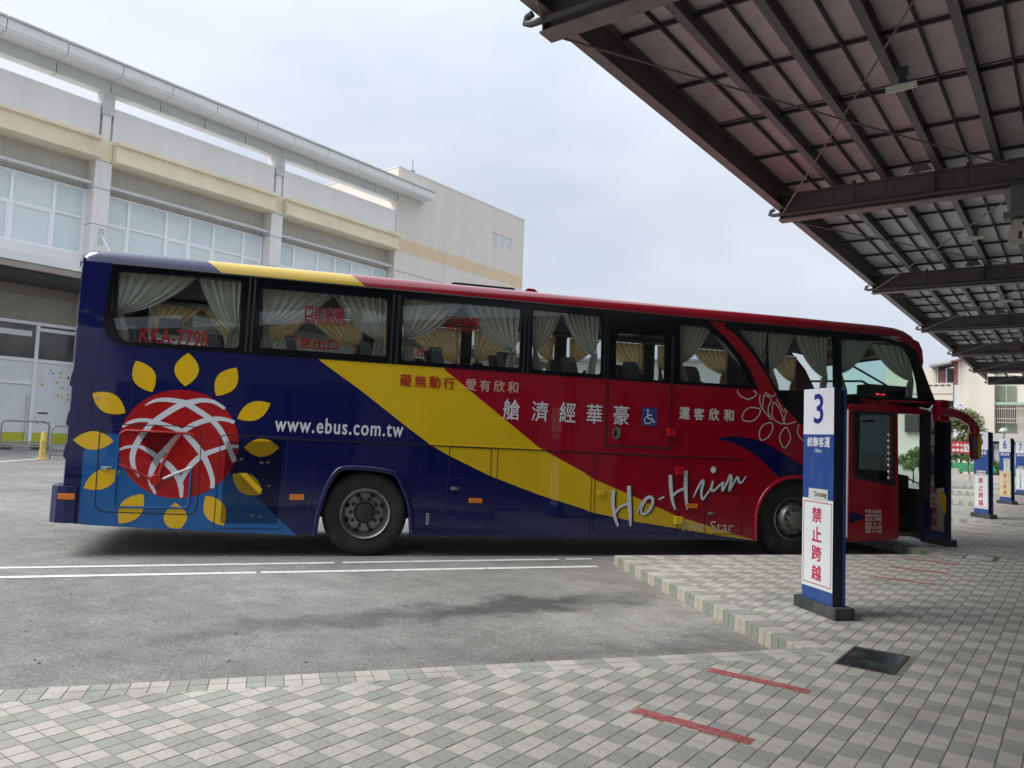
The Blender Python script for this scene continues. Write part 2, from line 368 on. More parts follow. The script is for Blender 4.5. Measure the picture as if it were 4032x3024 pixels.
TS = [mat(f'{n_}_single_tile', c, .62, var=.1, vs_=11, bump=.55, bs=38, spec=.4, dirt=((.17, .165, .155), .3, (6, 6, 6))) for n_, c in tilecols]
mb = MB(); poly = [(p.x, p.y) for p in slab_e]+[(16, slab_e[-1].y), (16, slab_e[0].y)]
mb.prism(poly, [], lambda u, v_, d: (u, v_, d), -.3, K-.0024)
def floor_mat():
    mt = bpy.data.materials.new('far_paving'); mt.use_nodes = True; t = mt.node_tree; n = t.nodes; l = t.links; b = n['Principled BSDF']
    tc_ = n.new('ShaderNodeTexCoord'); sub = n.new('ShaderNodeVectorMath'); sub.operation = 'SUBTRACT'; sub.inputs[1].default_value = (-2.74, 3.11, .05); l.new(tc_.outputs['Object'], sub.inputs[0])
    ck = n.new('ShaderNodeTexChecker'); ck.inputs['Scale'].default_value = 5; ck.inputs[1].default_value = (.53, .5, .46, 1); ck.inputs[2].default_value = (.32, .355, .31, 1); l.new(sub.outputs[0], ck.inputs[0])
    l.new(ck.outputs[0], b.inputs['Base Color']); b.inputs['Roughness'].default_value = .65; return mt
platform = mb.build('platform', [M['grout'], floor_mat()]); tag(platform, kind='structure')
mb = MB(); mb.add([(2.0, -12, K-.0005), (16, -12, K-.0005), (16, 46, K-.0005), (2.0, 46, K-.0005)], [(0, 1, 2, 3)])
mb.build('far_paving', platform.data.materials[1], platform)

def clip(poly, conv):
    """Sutherland-Hodgman against a convex counter-clockwise polygon"""
    for i in range(len(conv)):
        a, b = conv[i], conv[(i+1) % len(conv)]; e = b-a; o = []
        for j in range(len(poly)):
            p, q = poly[j], poly[(j+1) % len(poly)]; sp = e.x*(p.y-a.y)-e.y*(p.x-a.x); sq = e.x*(q.y-a.y)-e.y*(q.x-a.x)
            if sp >= 0: o.append(p)
            if (sp >= 0) != (sq >= 0): o.append(p+(q-p)*(sp/(sp-sq)))
        poly = o
        if len(poly) < 3: return []
    return poly
def ccw(P):
    a = sum(P[i-1].x*P[i].y-P[i].x*P[i-1].y for i in range(len(P))); return P if a > 0 else P[::-1]
covers = [(-1.352, 5.49+PER*k, -.985, 6.08+PER*k) for k in range(-1, 6)]
tiles = []          # (polygon, colour 0 cream / 1 sage, whole square?)
T_, G = .1, .0058
GX, GY = -2.74, 3.11
hexes = []
for k in range(-1, 6):
    i = 2*(k+1); t0 = inner[i] if False else None
for j in range(int((-9-GY)/T_), int((43-GY)/T_)):
    for i in range(int((-4.8-GX)/T_), int((2.0-GX)/T_)):
        x, y = GX+i*T_, GY+j*T_; c = ((i//2)+(j//2)) % 2
        if any(a-.02 < x+.05 < b_+.02 and s_-.02 < y+.05 < e_+.02 for a, s_, b_, e_ in covers): continue
        q = [Vector((x+G/2, y+G/2)), Vector((x+T_-G/2, y+G/2)), Vector((x+T_-G/2, y+T_-G/2)), Vector((x+G/2, y+T_-G/2))]
        if x > -1.25: tiles.append((q, c, True)); continue
        # the fingers: convex piece of each bay
        for b in range(1, len(inner)-1):
            if b % 2: continue           # inner[b] is a tooth tip, its neighbours are notches
            n0, tp, n1 = inner[b-1], inner[b], inner[b+1]
            if y+T_ < n0.y or y > n1.y: continue
            conv = ccw([n0, n0+Vector((4, 0)), n1+Vector((4, 0)), n1, tp])
            g = clip(q, conv)
            if len(g) >= 3:
                ar = abs(sum(g[a-1].x*g[a].y-g[a].x*g[a-1].y for a in range(len(g))))/2
                if ar > 2e-4: tiles.append((g, c, ar > .98*(T_-G)**2 and len(g) == 4))
for i in range(len(edge)-1):
    a, b, a2, b2 = edge[i], edge[i+1], inner[i], inner[i+1]; d = (b-a).normalized(); nn = Vector((d.y, -d.x)); conv = ccw([a, b, b2, a2])
    lo, hi = min(0, (a2-a).dot(d)), max((b-a).length, (b2-a).dot(d)); n0, n1 = int(lo/T_)-1, int(hi/T_)+1
    for s_ in range(n0, n1):
        for r_ in range(2):
            q = [a+d*(s_*T_+G/2)+nn*(r_*T_+G/2), a+d*(s_*T_+T_-G/2)+nn*(r_*T_+G/2), a+d*(s_*T_+T_-G/2)+nn*(r_*T_+T_-G/2), a+d*(s_*T_+G/2)+nn*(r_*T_+T_-G/2)]
            g = clip(ccw(q), conv)
            if len(g) >= 3: tiles.append((g, (s_//2) % 2, False))
def in_view(p, z=K):
    d = Vector((p.x, p.y, z))-CAM; w_ = d.dot(_fw)
    if w_ < .3: return None
    x, y = CX+F*d.dot(CR)/w_, CY-F*d.dot(CU)/w_
    return (x, y, w_) if -40 < x < 4072 and -40 < y < 3064 else None
def tile_geo(mb_, g, z, mi, cen=None):
    n = len(g); c = sum(g, Vector((0, 0)))/n; ch = .002; o = cen or Vector((0, 0))
    top = [p+(c-p).normalized()*ch for p in g]
    mb_.add([(p.x-o.x, p.y-o.y, z) for p in top]+[(p.x-o.x, p.y-o.y, z-.0012) for p in g]+[(p.x-o.x, p.y-o.y, z-.012) for p in g],
            [tuple(range(n))]+[(i, n+i, n+(i+1) % n, (i+1) % n) for i in range(n)]+[(n+i, 2*n+i, 2*n+(i+1) % n, n+(i+1) % n) for i in range(n)], mi)
vis = []
for idx, (g, c, full) in enumerate(tiles):
    ce = sum(g, Vector((0, 0)))/len(g); v_ = in_view(ce)
    if v_: vis.append((v_[2], idx))
vis.sort(); near = set(i for _, i in vis[:300])
stuff = MB(); rnd = random.Random(3)
square = {}
for idx, (g, c, full) in enumerate(tiles):
    mi = c*3+rnd.choice((0, 0, 1, 1, 2)); dz = rnd.uniform(-.0008, .0008)
    if idx in near:
        ce = sum(g, Vector((0, 0)))/len(g)
        if full:
            if mi not in square:
                t_ = MB(); tile_geo(t_, g, 0, 0, ce); square[mi] = t_.mesh('tile', TS[mi], fix=False)
            me = square[mi]
        else:
            t_ = MB(); tile_geo(t_, g, 0, 0, ce); me = t_.mesh('tile', TS[mi], fix=False)
        inst(me, 'tile', platform, (ce.x, ce.y, K+dz))
    else: tile_geo(stuff, g, K+dz, mi)
tag(stuff.build('paving_tiles', TM, platform, fix=False), kind='stuff')
# kerb faces clad with upright tiles
KM = [mat(n_+'_kerb_tile', c, .6, var=.16, vs_=8, bump=.4, bs=45, dirt=((.16, .16, .13), .6, (9, 9, 5))) for n_, c in (('cream', (.47, .43, .36)), ('sage', (.275, .31, .255)))]
far_k = MB(); ktm = {}
for i in range(len(edge)-1):
    a, b = edge[i], edge[i+1]; d = (b-a).normalized(); nn = Vector((-d.y, d.x)); n = int((b-a).length/T_)
    for s_ in range(n+1):
        l0, l1 = s_*T_+G/2, min((s_+1)*T_-G/2, (b-a).length)
        if l1-l0 < .01: continue
        c = (s_//2) % 2; p = a+d*((l0+l1)/2); hw = (l1-l0)/2; z0, z1 = .0, K-.004
        if edge[i] == notch(0) or edge[i] == notch(1):
            key = (c, round(hw, 3))
            if key not in ktm:
                t_ = MB(); t_.box((-hw, -.006, -K/2), (hw, .006, K/2-.005)); ktm[key] = t_.mesh('kerb_tile', KM[c])
            inst(ktm[key], 'kerb_tile', platform, (p.x-nn.x*.003, p.y-nn.y*.003, K/2), math.atan2(d.y, d.x))
        else: far_k.obox((p.x-nn.x*.003, p.y-nn.y*.003, K/2-.0025), (d.x*hw, d.y*hw, 0), (nn.x*.006, nn.y*.006, 0), (0, 0, K/2-.0025), c)
tag(far_k.build('kerb_cladding', KM, platform), kind='stuff')
# red waiting marks painted over the tiles
M['redpaint'] = mat('worn_red_paint', (.40, .10, .095), .7, var=.3, vs_=20, bump=.5, bs=60, dirt=((.42, .39, .36), .7, (30, 30, 30)))
for k in range(-1, 5):
    for y in (2.77, 3.77, 4.76):
        o = MB(); rows = []
        for i in range(25):
            x = -1.925+.63*i/24; j = random.uniform(-.004, .004); rows.append([(x, y+PER*k-.046+j, K+.0016), (x, y+PER*k+.046+j, K+.0016)])
        o.grid(rows).build('red_stripe', M['redpaint'], platform)

# drain covers let into the paving
M['cover'] = mat('cast_cover', (.035, .038, .042), .18, .0, var=.5, vs_=7, bump=.25, bs=25, spec=.6, dirt=((.1, .2, .15), .6, (7, 4, 5)))
M['cover2'] = mat('sky_pale_cover', (.55, .56, .57), .3, .5, var=.3, vs_=6, dirt=((.25, .22, .2), .6, (5, 9, 5)))  # pale plate: the sky's reflection on the farther covers put into the colour
M['coverframe'] = mat('cover_frame', (.17, .15, .14), .5, .7, var=.3, vs_=10)
for k, (x0, y0, x1, y1) in enumerate(covers):
    if k in (0, 6): continue
    n_ = {1: 'second bay edge'}.get(k)
    cx_, cy_ = (x0+x1)/2, (y0+y1)/2; e = empty('drain_cover', (cx_, cy_, K)); hx, hy = (x1-x0)/2, (y1-y0)/2
    f = MB()
    f.box((-hx, -hy, -.01), (hx, -hy+.018, .003)).box((-hx, hy-.018, -.01), (hx, hy, .003)).box((-hx, -hy+.018, -.01), (-hx+.018, hy-.018, .003)).box((hx-.018, -hy+.018, -.01), (hx, hy-.018, .003))
    f.build('frame', M['coverframe'], e); p = MB(); p.box((-hx+.022, -hy+.022, -.012), (hx-.022, hy-.022, .0)); p.build('plate', M['cover'] if k == 1 else M['cover2'], e, bevel=.003)
    lab = {1: 'dark rectangular drain cover in the paving just before the pillar numbered 3', 2: 'drain cover in the paving before the blue pillar beside the coach front',
           3: 'pale drain cover before the pillar whose notice is topped by a paper label', 4: 'pale drain cover before the pillar with the yellowed notice', 5: 'small drain cover before the pillar with the black lettered notice'}[k]
    tag(e, lab, 'drain cover', 'drain covers along the platform')

# ================================================================== NUMBERED BAY PILLARS
M['blue'] = mat('sign_blue', (.022, .075, .30), .38, var=.08, vs_=5, spec=.5, dirt=((.10, .13, .22), .45, (16, 16, 3)))
M['white'] = mat('sign_white', (.80, .83, .88), .4, var=.03, vs_=4)
M['numblue'] = mat('number_blue', (.015, .03, .22), .4)
M['notice'] = mat('notice_white', (.76, .81, .81), .35, var=.04, vs_=6)
M['notice_old'] = mat('notice_faded', (.70, .60, .37), .45, var=.08, vs_=5)
M['noticered'] = mat('notice_red', (.55, .03, .09), .45)
M['noticered2'] = mat('notice_red_faded', (.62, .13, .10), .45)
M['black'] = mat('black_print', (.02, .02, .022), .5)
M['signedge'] = mat('sign_dark_edge', (.012, .018, .045), .35)
M['plinth'] = mat('pillar_plinth', (.045, .052, .055), .6, var=.25, vs_=8, bump=.2, bs=60, dirt=((.16, .16, .15), .4, (6, 6, 3)))
FL, FR, BR = Vector((-2.124, 7.22)), Vector((-1.669, 6.83)), Vector((-1.55, 6.97))
d3 = (FR-FL).normalized(); n3 = Vector((-d3.y, d3.x)); n3 = n3 if n3.dot(Vector((1, 1))) > 0 else -n3
org3 = (FL+FR)/2+n3*.095
fp3 = Vector((org3.x, org3.y, K))-Vector((n3.x, n3.y, 0))*.06          # front face plane
def S3(x, y):
    p = on_plane(*zp('s', x, y), fp3, Vector((n3.x, n3.y, 0))); q = p-fp3; return q.x*d3.x+q.y*d3.y, q.z
def pillar(org, ang, num, label, brand='統聯客運', sub='Ubus', notice='禁止跨越', style='white', cross='Crossing', sheet=False):
    e = empty('bay_pillar', (org.x, org.y, K), ang)
    PL, PR, PT, PB = -.226, .222, 1.965, .1
    mp_ = lambda u, v_, d: (u, -.06+d, v_)
    b = MB(); b.box((-.3, -.095, 0), (.3, .095, .1)); b.build('plinth', M['plinth'], e, bevel=.006)
    b = MB(); b.box((PL, -.06, PB), (PR, -.035, PT)); b.build('front_board', M['blue'], e, bevel=.002)
    b = MB(); b.box((PL+.004, -.034, PB), (PR-.006, .034, PT-.02)); b.build('core', M['signedge'], e)
    b = MB(); b.box((PL, .035, PB), (PR, .06, PT-.012)); b.build('rear_board', M['blue'], e, bevel=.002)
    b = MB(); b.box((PL+.003, -.0625, 1.555), (PR-.006, -.0605, PT-.003)); pn = b.build('number_plate', M['white'], e)
    b = MB(); b.box((PR-.0055, -.0635, PB+.001), (PR+.0015, -.0005, PT+.001)); b.build('edge_trim', M['signedge'], e)
    b = MB(); text(b, num, (-.07, 1.65, .068, 1.915), mp_, -.004, 0, .012, res=8); b.build('bay_number', M['numblue'], e)
    b = MB(); chars(b, brand, [(-.125+.083*i, 1.487) for i in range(4)], .088, mp_, -.002, 0, .018, .88)
    text(b, sub, (-.05, 1.395, .045, 1.43), mp_, -.002, 0, .006); b.build('operator_lettering', M['white'], e)
    nm = M['notice'] if style != 'old' else M['notice_old']; rd = {'old': M['noticered2'], 'black': M['black']}.get(style, M['noticered'])
    n0, n1 = .21, .985
    b = MB(); b.box((PL+.002, -.0635, n0), (PR-.006, -.0605, n1)); no = b.build('notice', nm, e)
    b = MB(); x0, x1, z0, z1, t = PL+.02, PR-.024, n0+.03, n1-.025, .008
    for q in (((x0, z0), (x1, z0+t)), ((x0, z1-t), (x1, z1)), ((x0, z0+t), (x0+t, z1-t)), ((x1-t, z0+t), (x1, z1-t))):
        b.add([mp_(q[0][0], q[0][1], -.0045), mp_(q[1][0], q[0][1], -.0045), mp_(q[1][0], q[1][1], -.0045), mp_(q[0][0], q[1][1], -.0045)], [(0, 1, 2, 3)])
    b.build('notice_border', M['noticered'] if style == 'white' else rd if style == 'old' else M['noticered'], no)
    b = MB(); c = len(notice); hh = (z1-z0-.05)/c
    for i, ch in enumerate(notice):
        zc = z1-.03-hh*(i+.5); s_ = hh*.80; wdt = min(.16, s_*1.05) if c == 4 else s_*1.1
        text(b, ch, (-wdt/2-.008, zc-s_/2, wdt/2-.008, zc+s_/2), mp_, -.005, 0, .022 if c == 4 else .012)
    b.build('notice_lettering', rd, no)
    if cross:
        b = MB(); b.box((-.13, -.066, .975), (.145, -.0636, 1.075)); st = b.build('paper_label', M['paper'], e)
        b = MB(); text(b, cross, (-.045 if cross == 'Crossing' else -.11, .995, .13, 1.055), mp_, -.008, 0, .008); b.build('label_lettering', M['black'], st)
    if sheet:
        b = MB(); b.box((-.05, -.067, .93), (.19, -.064, 1.36)); st = b.build('paper_sheet', M['paper'], e); b = MB()
        for z_, w_ in ((1.32, .10), (1.28, .12), (1.22, .03), (1.17, .04), (1.12, .05), (1.02, .04)):
            b.add([mp_(.07-w_/2, z_-.006, -.0085), mp_(.07+w_/2, z_-.006, -.0085), mp_(.07+w_/2, z_+.006, -.0085), mp_(.07-w_/2, z_+.006, -.0085)], [(0, 1, 2, 3)])
        b.build('sheet_print', M['black'], st)
    return tag(e, label, 'bay pillar', 'numbered bay pillars along the platform')
M['paper'] = mat('label_paper', (.62, .62, .58), .7, var=.08, vs_=15)
a3 = math.atan2(d3.y, d3.x)
pillar(org3, a3, '3', 'blue and white bay pillar numbered 3 with red no-crossing notice')
a4 = R(-45)
pillar(org3+Vector((-.02, PER)), a4, '4', 'dark blue bay pillar on black plinth standing against the coach front')
pillar(org3+Vector((0, 2*PER-.05)), a4, '5', 'blue and white bay pillar numbered 5 with white notice', cross='No Crossing')
pillar(org3+Vector((0, 3*PER-.05)), a4, '6', 'bay pillar numbered 6 with yellowed notice and paper sheet', brand='國光客運', sub='', style='old', cross=None, sheet=True)
pillar(org3+Vector((.02, 4*PER-.05)), a4, '7', 'bay pillar numbered 7 with black lettered white notice', sub='', notice='下完旅客直達離開', style='black', cross='No Crossing')

# ================================================================== PLATFORM CANOPY (steel frame)
M['steel'] = mat('painted_steel', (.15, .13, .128), .6, .0, var=.22, vs_=1.6, bump=.1, bs=30, dirt=((.2, .17, .15), .35, (1.2, 1.2, 3)))
M['steel_lo'] = mat('lit_steel_flange', (.27, .23, .225), .6, .0, var=.2, vs_=2.5, dirt=((.15, .11, .1), .4, (3, 3, 3)))  # paler copy of the steel for lower flanges, their light put into the colour
M['joist'] = mat('galvanised_joist', (.19, .185, .19), .5, .35, var=.3, vs_=22)
M['batten'] = mat('dark_batten', (.045, .042, .043), .6)
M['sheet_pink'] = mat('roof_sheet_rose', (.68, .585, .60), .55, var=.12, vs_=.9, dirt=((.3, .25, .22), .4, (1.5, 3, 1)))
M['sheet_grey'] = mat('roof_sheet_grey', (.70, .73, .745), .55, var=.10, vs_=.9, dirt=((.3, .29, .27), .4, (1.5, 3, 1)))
M['pipe'] = mat('grey_pipe', (.085, .078, .076), .45, var=.1)
M['rod'] = mat('brace_rod', (.22, .19, .17), .5, .4, var=.2, vs_=12)
CX0, GY0 = -3.9, 5.5
XE = 5.6
canopy = empty('platform_canopy', (3.2, GY0, K))
tag(canopy, 'dark steel platform canopy with joists and pale roof sheets over the bays', 'canopy')
CL = Vector((-3.2, -GY0, -K))                  # world -> canopy local
def cb(mb_, a, b, mi=0): mb_.box(tuple(Vector(a)+CL), tuple(Vector(b)+CL), mi)
girders = range(-3, 7); XW = XE-CX0
gm = MB()                                        # I-girder, outer end at local x = 0
gm.box((0, -.1, 0), (XW, .1, .02), 1).box((0, -.1, .40), (XW, .1, .42), 0).box((.004, -.007, .02), (XW, .007, .40), 0)
for q in range(0, 5): gm.box((.02+q*2.2, -.09, .021), (.03+q*2.2, .09, .399), 0)
g_me = gm.mesh('girder', [M['steel'], M['steel_lo']])
pm_ = MB(); pm_.tube([(-.04, -.16, .17), (-.10, -.16, .15), (-.115, -.16, .10), (-.06, -.16, .078), (0, -.16, .075), (XW, -.16, .06)], .033, 8); p_me = pm_.mesh('drain_pipe', M['pipe'], 40)
def joist_mesh(ln):
    j = MB(); j.box((-.045, 0, 0), (.045, ln, .012), 0).box((-.045, 0, .178), (.045, ln, .19), 1).box((-.005, 0, .012), (.005, ln, .178), 1); return j.mesh('joist', [M['joist'], M['steel']])  # lower flange paler than the web, its lit look put into the colour
BY = 6.775; j_me = joist_mesh(BY-.02)
t_me = MB().box((-.012, 0, 0), (.012, BY-.02, .05)).mesh('tee_bar', M['batten'])
b_me = MB().box((0, -.015, 0), (XW, .015, .045)).mesh('batten', M['batten'])
wire_me = MB().box((0, -.006, 0), (XW, .006, .012)).mesh('cable', M['batten'])
e_m = MB(); e_m.box((0, 0, 0), (.012, BY-.02, .44), 0).box((.012, 0, 0), (.13, BY-.02, .014), 1).box((.012, 0, .426), (.1, BY-.02, .44), 0); e_me = e_m.mesh('edge_beam', [M['steel'], M['steel_lo']])
g_e = MB(); g_e.box((0, 0, 0), (.13, BY-.02, .012)).box((0, 0, .012), (.012, BY-.02, .10)).box((.118, 0, .012), (.13, BY-.02, .10)); gut_me = g_e.mesh('gutter', M['steel'])
panel_me = {}
nx = int((XE-(-3.77))/.36)
far_sheets = MB(); ns = 0
for k in girders:
    gy = GY0+BY*k
    o = inst(g_me, 'girder', canopy, Vector((CX0, gy, 5.2))+CL); o = inst(p_me, 'drain_pipe', canopy, Vector((CX0, gy, 5.2))+CL)
    if k == girders[-1]: continue
    inst(e_me, 'edge_beam', canopy, Vector((-3.93, gy+.11, 5.385))+CL); inst(gut_me, 'gutter', canopy, Vector((-4.075, gy+.01, 5.76))+CL)
    for q in range(int((XE+3.05)/.715)+1): inst(j_me, 'joist', canopy, Vector((-3.05+.715*q, gy+.01, 5.622))+CL)
    for q in range(int((XE+3.4)/.715)+1): inst(t_me, 'tee_bar', canopy, Vector((-3.41+.715*q, gy+.01, 5.765))+CL)
    for q in range(5):
        inst(b_me, 'batten', canopy, Vector((CX0+.05, gy+1.355*(q+.98)-.01, 5.768))+CL)
    inst(wire_me, 'cable', canopy, Vector((CX0+.1, gy+3.72, 5.7))+CL)
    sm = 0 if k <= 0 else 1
    for i in range(nx+1):
        for q in range(5):
            x0, x1 = -3.77+.3575*i-.36, -3.77+.3575*(i+1)-.36; y0, y1 = gy+1.355*q, gy+1.355*(q+1)
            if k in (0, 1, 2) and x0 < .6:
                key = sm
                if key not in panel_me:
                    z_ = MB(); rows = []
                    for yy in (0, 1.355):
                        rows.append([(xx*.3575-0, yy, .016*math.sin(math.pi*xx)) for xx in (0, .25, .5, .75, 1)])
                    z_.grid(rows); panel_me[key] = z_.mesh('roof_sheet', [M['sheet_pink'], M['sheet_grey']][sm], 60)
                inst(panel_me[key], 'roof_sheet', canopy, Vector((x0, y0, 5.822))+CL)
            else:
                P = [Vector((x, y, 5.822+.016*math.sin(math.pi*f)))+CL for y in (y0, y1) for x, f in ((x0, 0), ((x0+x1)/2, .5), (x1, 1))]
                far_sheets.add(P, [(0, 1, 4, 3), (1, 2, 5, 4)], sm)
    r_ = MB()
    for a, b in (((-3.86, gy+.12, 5.26), (-.45, gy+BY-.1, 5.36)), ((-3.86, gy+BY-.1, 5.26), (-.45, gy+.12, 5.36))):
        r_ = MB(); r_.tube([Vector(a)+CL, (Vector(a)+Vector(b))/2+CL+Vector((0, 0, -.02)), Vector(b)+CL], .011, 6); r_.build('brace_rod', M['rod'], canopy)
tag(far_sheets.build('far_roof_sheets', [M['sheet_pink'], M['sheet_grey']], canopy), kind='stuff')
# top skin over everything so that no daylight falls through the sheets
tp = MB(); cb(tp, (-4.08, GY0+BY*girders[0]-.2, 5.875), (XE, GY0+BY*girders[-1]+.2, 5.9)); tp.build('roof_deck', M['steel'], canopy)
cm_ = MB(); cm_.box((-.12, -.12, 0), (.12, .12, 5.2-K)); col_me = cm_.mesh('column', M['steel'])
for k in girders: inst(col_me, 'column', canopy, Vector((3.2, GY0+BY*k, K))+CL)
# gusset bracing under the sheets where rods meet the girders
for k in girders:
    for X in (-1.85, .9):
        g_ = MB(); gy = GY0+BY*k
        g_.prism([(X-.16, 5.63), (X+.16, 5.63), (X+.07, 5.74), (X-.10, 5.74)], [], lambda u, v_, d: tuple(Vector((u, gy+d, v_))+CL), -.16, -.14); g_.build('gusset', M['steel'], canopy)

for k in girders:
    for X in (-2.75, -1.25, .6):
        b = MB(); gy = GY0+BY*k; b.tube([Vector((X, gy-.12, 5.63))+CL, Vector((X+.01, gy-.125, 5.5))+CL, Vector((X, gy-.12, 5.24))+CL], .006, 5).box(tuple(Vector((X-.02, gy-.13, 5.60))+CL), tuple(Vector((X+.02, gy-.105, 5.66))+CL)); b.build('hanger_strap', M['batten'], canopy)
M['lampwhite'] = mat('lamp_housing', (.82, .82, .76), .5, var=.05)
M['lamptube'] = mat('lamp_tube', (.75, .76, .66), .35)
M['bracket'] = mat('lamp_bracket', (.05, .075, .10), .5)
for k, nm in ((0, 'the rose-tinted canopy bay'), (1, 'the second canopy bay beside the loudspeaker'), (2, 'the third canopy bay')):
    y = 8.67+BY*k+(.1 if k else 0); e = empty('strip_lamp', (-1.5, y, 5.42))
    b = MB(); b.box((-.15, -.05, -.03), (.15, .05, .01)); b.build('housing', M['lampwhite'], e, bevel=.004)
    b = MB(); b.tube([(-.13, -.015, -.045), (.06, -.015, -.045)], .016, 8).box((.085, -.03, -.045), (.12, .02, -.03)); b.build('tube', M['lamptube'], e, 40)
    b = MB(); b.box((-.02, -.02, .011), (.03, .03, .2)).box((-.05, -.03, .12), (.06, .05, .2)); b.build('bracket', M['bracket'], e)
    tag(e, f'small white strip lamp bracketed to a joist in {nm}', 'lamp', 'strip lamps under the canopy')
M['spk'] = mat('yellowed_plastic', (.52, .50, .42), .55, var=.15, vs_=9, dirt=((.2, .19, .15), .6, (14, 14, 14)))
e = empty('loudspeaker_box', (-.62, 11.95, 4.52))
b = MB(); b.prism(round_poly([(-.16, -.13), (.17, -.13), (.19, .15), (-.10, .15)], .04), [], lambda u, v_, d: (u, d, v_), -.11, .11); b.build('housing', M['spk'], e, bevel=.012)
b = MB(); b.prism(round_poly([(-.02, .04), (.16, .04), (.16, .13), (-.02, .13)], .03), [], lambda u, v_, d: (u, d, v_), -.135, -.105); cp = b.build('connector_plate', M['spk'], e, bevel=.004)
for q in (.035, .11):
    b = MB(); b.lathe([(.0, -.145), (.02, -.145), (.022, -.134), (.022, -.12)], (q, 0, .085), (0, 1, 0), 12); b.build('socket', M['black'], cp)
b = MB(); b.box((-.03, -.118, -.11), (.06, -.109, -.01)).box((.09, -.118, -.11), (.15, -.109, .0)); b.build('opening', M['batten'], e)
b = MB(); b.tube([(.02, -.12, .03), (.03, -.16, -.04), (.02, -.15, -.1), (.06, -.13, -.12)], .009, 6); b.build('cable', M['lampwhite'], e, 40)
b = MB(); b.box((-.12, -.02, .15), (.12, .02, .65)).box((-.2, -.09, .2), (.2, .09, .28)); b.build('bracket', M['joist'], e)
tag(e, 'yellowed plastic loudspeaker box hung under the canopy girder', 'loudspeaker')

# ================================================================== STATION HALL unseen behind the camera, added to darken canopy light and coach reflections
M['hallwall'] = mat('hall_wall', (.58, .56, .53), .8, var=.1, vs_=.6)
hall = empty('unseen_hall', (5.7, 15, K)); tag(hall, 'plain unseen hall wall added behind the platform for darker reflections', 'building')
b = MB(); b.box((0, -32, 0), (.3, 32, 5.05)); b.build('wall', M['hallwall'], hall)
hg = mat('hall_glass', (.05, .06, .065), .08)
for q in range(-4, 5):
    b = MB(); b.box((-.03, q*6.8-2.2, .1), (-.004, q*6.8+2.2, 2.9)); b.build('shop_window', hg, hall)

# ================================================================== TERMINAL BUILDING across the yard
def tile_mat(name, c1, c2, mo, scale, rw=.5, rh=.25, dirt=None, axis='yz'):
    mt = mat(name, c1, .55, var=.05, vs_=.5); t = mt.node_tree; n = t.nodes; l = t.links; b = n['Principled BSDF']
    tc_ = n.new('ShaderNodeTexCoord'); sx = n.new('ShaderNodeSeparateXYZ'); l.new(tc_.outputs['Object'], sx.inputs[0]); cx_ = n.new('ShaderNodeCombineXYZ')
    ad = n.new('ShaderNodeMath'); l.new(sx.outputs['X'], ad.inputs[0]); l.new(sx.outputs['Y'], ad.inputs[1]); l.new(ad.outputs[0], cx_.inputs[0]); l.new(sx.outputs['Z'], cx_.inputs[1])
    br = n.new('ShaderNodeTexBrick'); br.inputs['Scale'].default_value = scale; br.offset = 0; br.inputs['Brick Width'].default_value = rw; br.inputs['Row Height'].default_value = rh
    br.inputs['Mortar Size'].default_value = .02; br.inputs['Mortar Smooth'].default_value = .3; br.inputs['Bias'].default_value = 0
    br.inputs['Color1'].default_value = tuple(c1)+(1,); br.inputs['Color2'].default_value = tuple(c2)+(1,); br.inputs['Mortar'].default_value = tuple(mo)+(1,)
    l.new(cx_.outputs[0], br.inputs['Vector'])
    z_ = n.new('ShaderNodeTexNoise'); z_.inputs['Scale'].default_value = .7; z_.inputs['Detail'].default_value = 5
    mp_ = n.new('ShaderNodeMapping'); mp_.inputs['Scale'].default_value = (1.6, 1.6, .35); l.new(tc_.outputs['Object'], mp_.inputs[0]); l.new(mp_.outputs[0], z_.inputs['Vector'])
    r_ = n.new('ShaderNodeMapRange'); r_.inputs[1].default_value = .3; r_.inputs[2].default_value = .75; r_.inputs[3].default_value = 1.02; r_.inputs[4].default_value = .92; l.new(z_.outputs['Fac'], r_.inputs[0])
    sc = n.new('ShaderNodeVectorMath'); sc.operation = 'SCALE'; l.new(br.outputs['Color'], sc.inputs[0]); l.new(r_.outputs[0], sc.inputs['Scale']); l.new(sc.outputs[0], b.inputs['Base Color'])
    bp = n.new('ShaderNodeBump'); bp.inputs['Strength'].default_value = .3; bp.inputs['Distance'].default_value = .01; bp.invert = True; l.new(br.outputs['Fac'], bp.inputs['Height']); l.new(bp.outputs[0], b.inputs['Normal'])
    return mt
M['btile'] = tile_mat('white_wall_tile', (.83, .81, .79), (.81, .79, .77), (.74, .725, .70), 2.0, 1.6, .16)
M['bcol'] = tile_mat('column_tile', (.82, .80, .77), (.79, .77, .74), (.68, .665, .64), 2.0, .9, .2)
M['bspan'] = tile_mat('beige_spandrel_tile', (.60, .575, .52), (.56, .54, .49), (.43, .415, .37), 2.0, .8, .2)
M['cream'] = mat('cream_cornice', (.80, .71, .53), .8, var=.08, vs_=.8, dirt=((.55, .45, .30), .4, (.9, .9, .5)))
M['btrim'] = mat('grey_metal_panel', (.58, .60, .585), .5, .0, var=.05, vs_=1.2, dirt=((.25, .25, .23), .35, (.8, .8, 4)))
M['soffit'] = mat('soffit_panel', (.74, .755, .74), .6, var=.05, vs_=1.0)
M['wframe'] = mat('white_window_frame', (.85, .86, .87), .4, var=.03)
def pane_mat(name, c, rough):
    mt = mat(name, c, rough, var=.08, vs_=.6, spec=.6); return mt
M['frost'] = pane_mat('frosted_pane', (.63, .70, .70), .22)
M['frost2'] = pane_mat('frosted_pane_pale', (.68, .735, .735), .3)
M['louvre'] = mat('louvre_shade', (.60, .61, .60), .5, var=.08)
M['shutter'] = mat('roller_shutter', (.29, .25, .215), .7, var=.1, vs_=1.5)
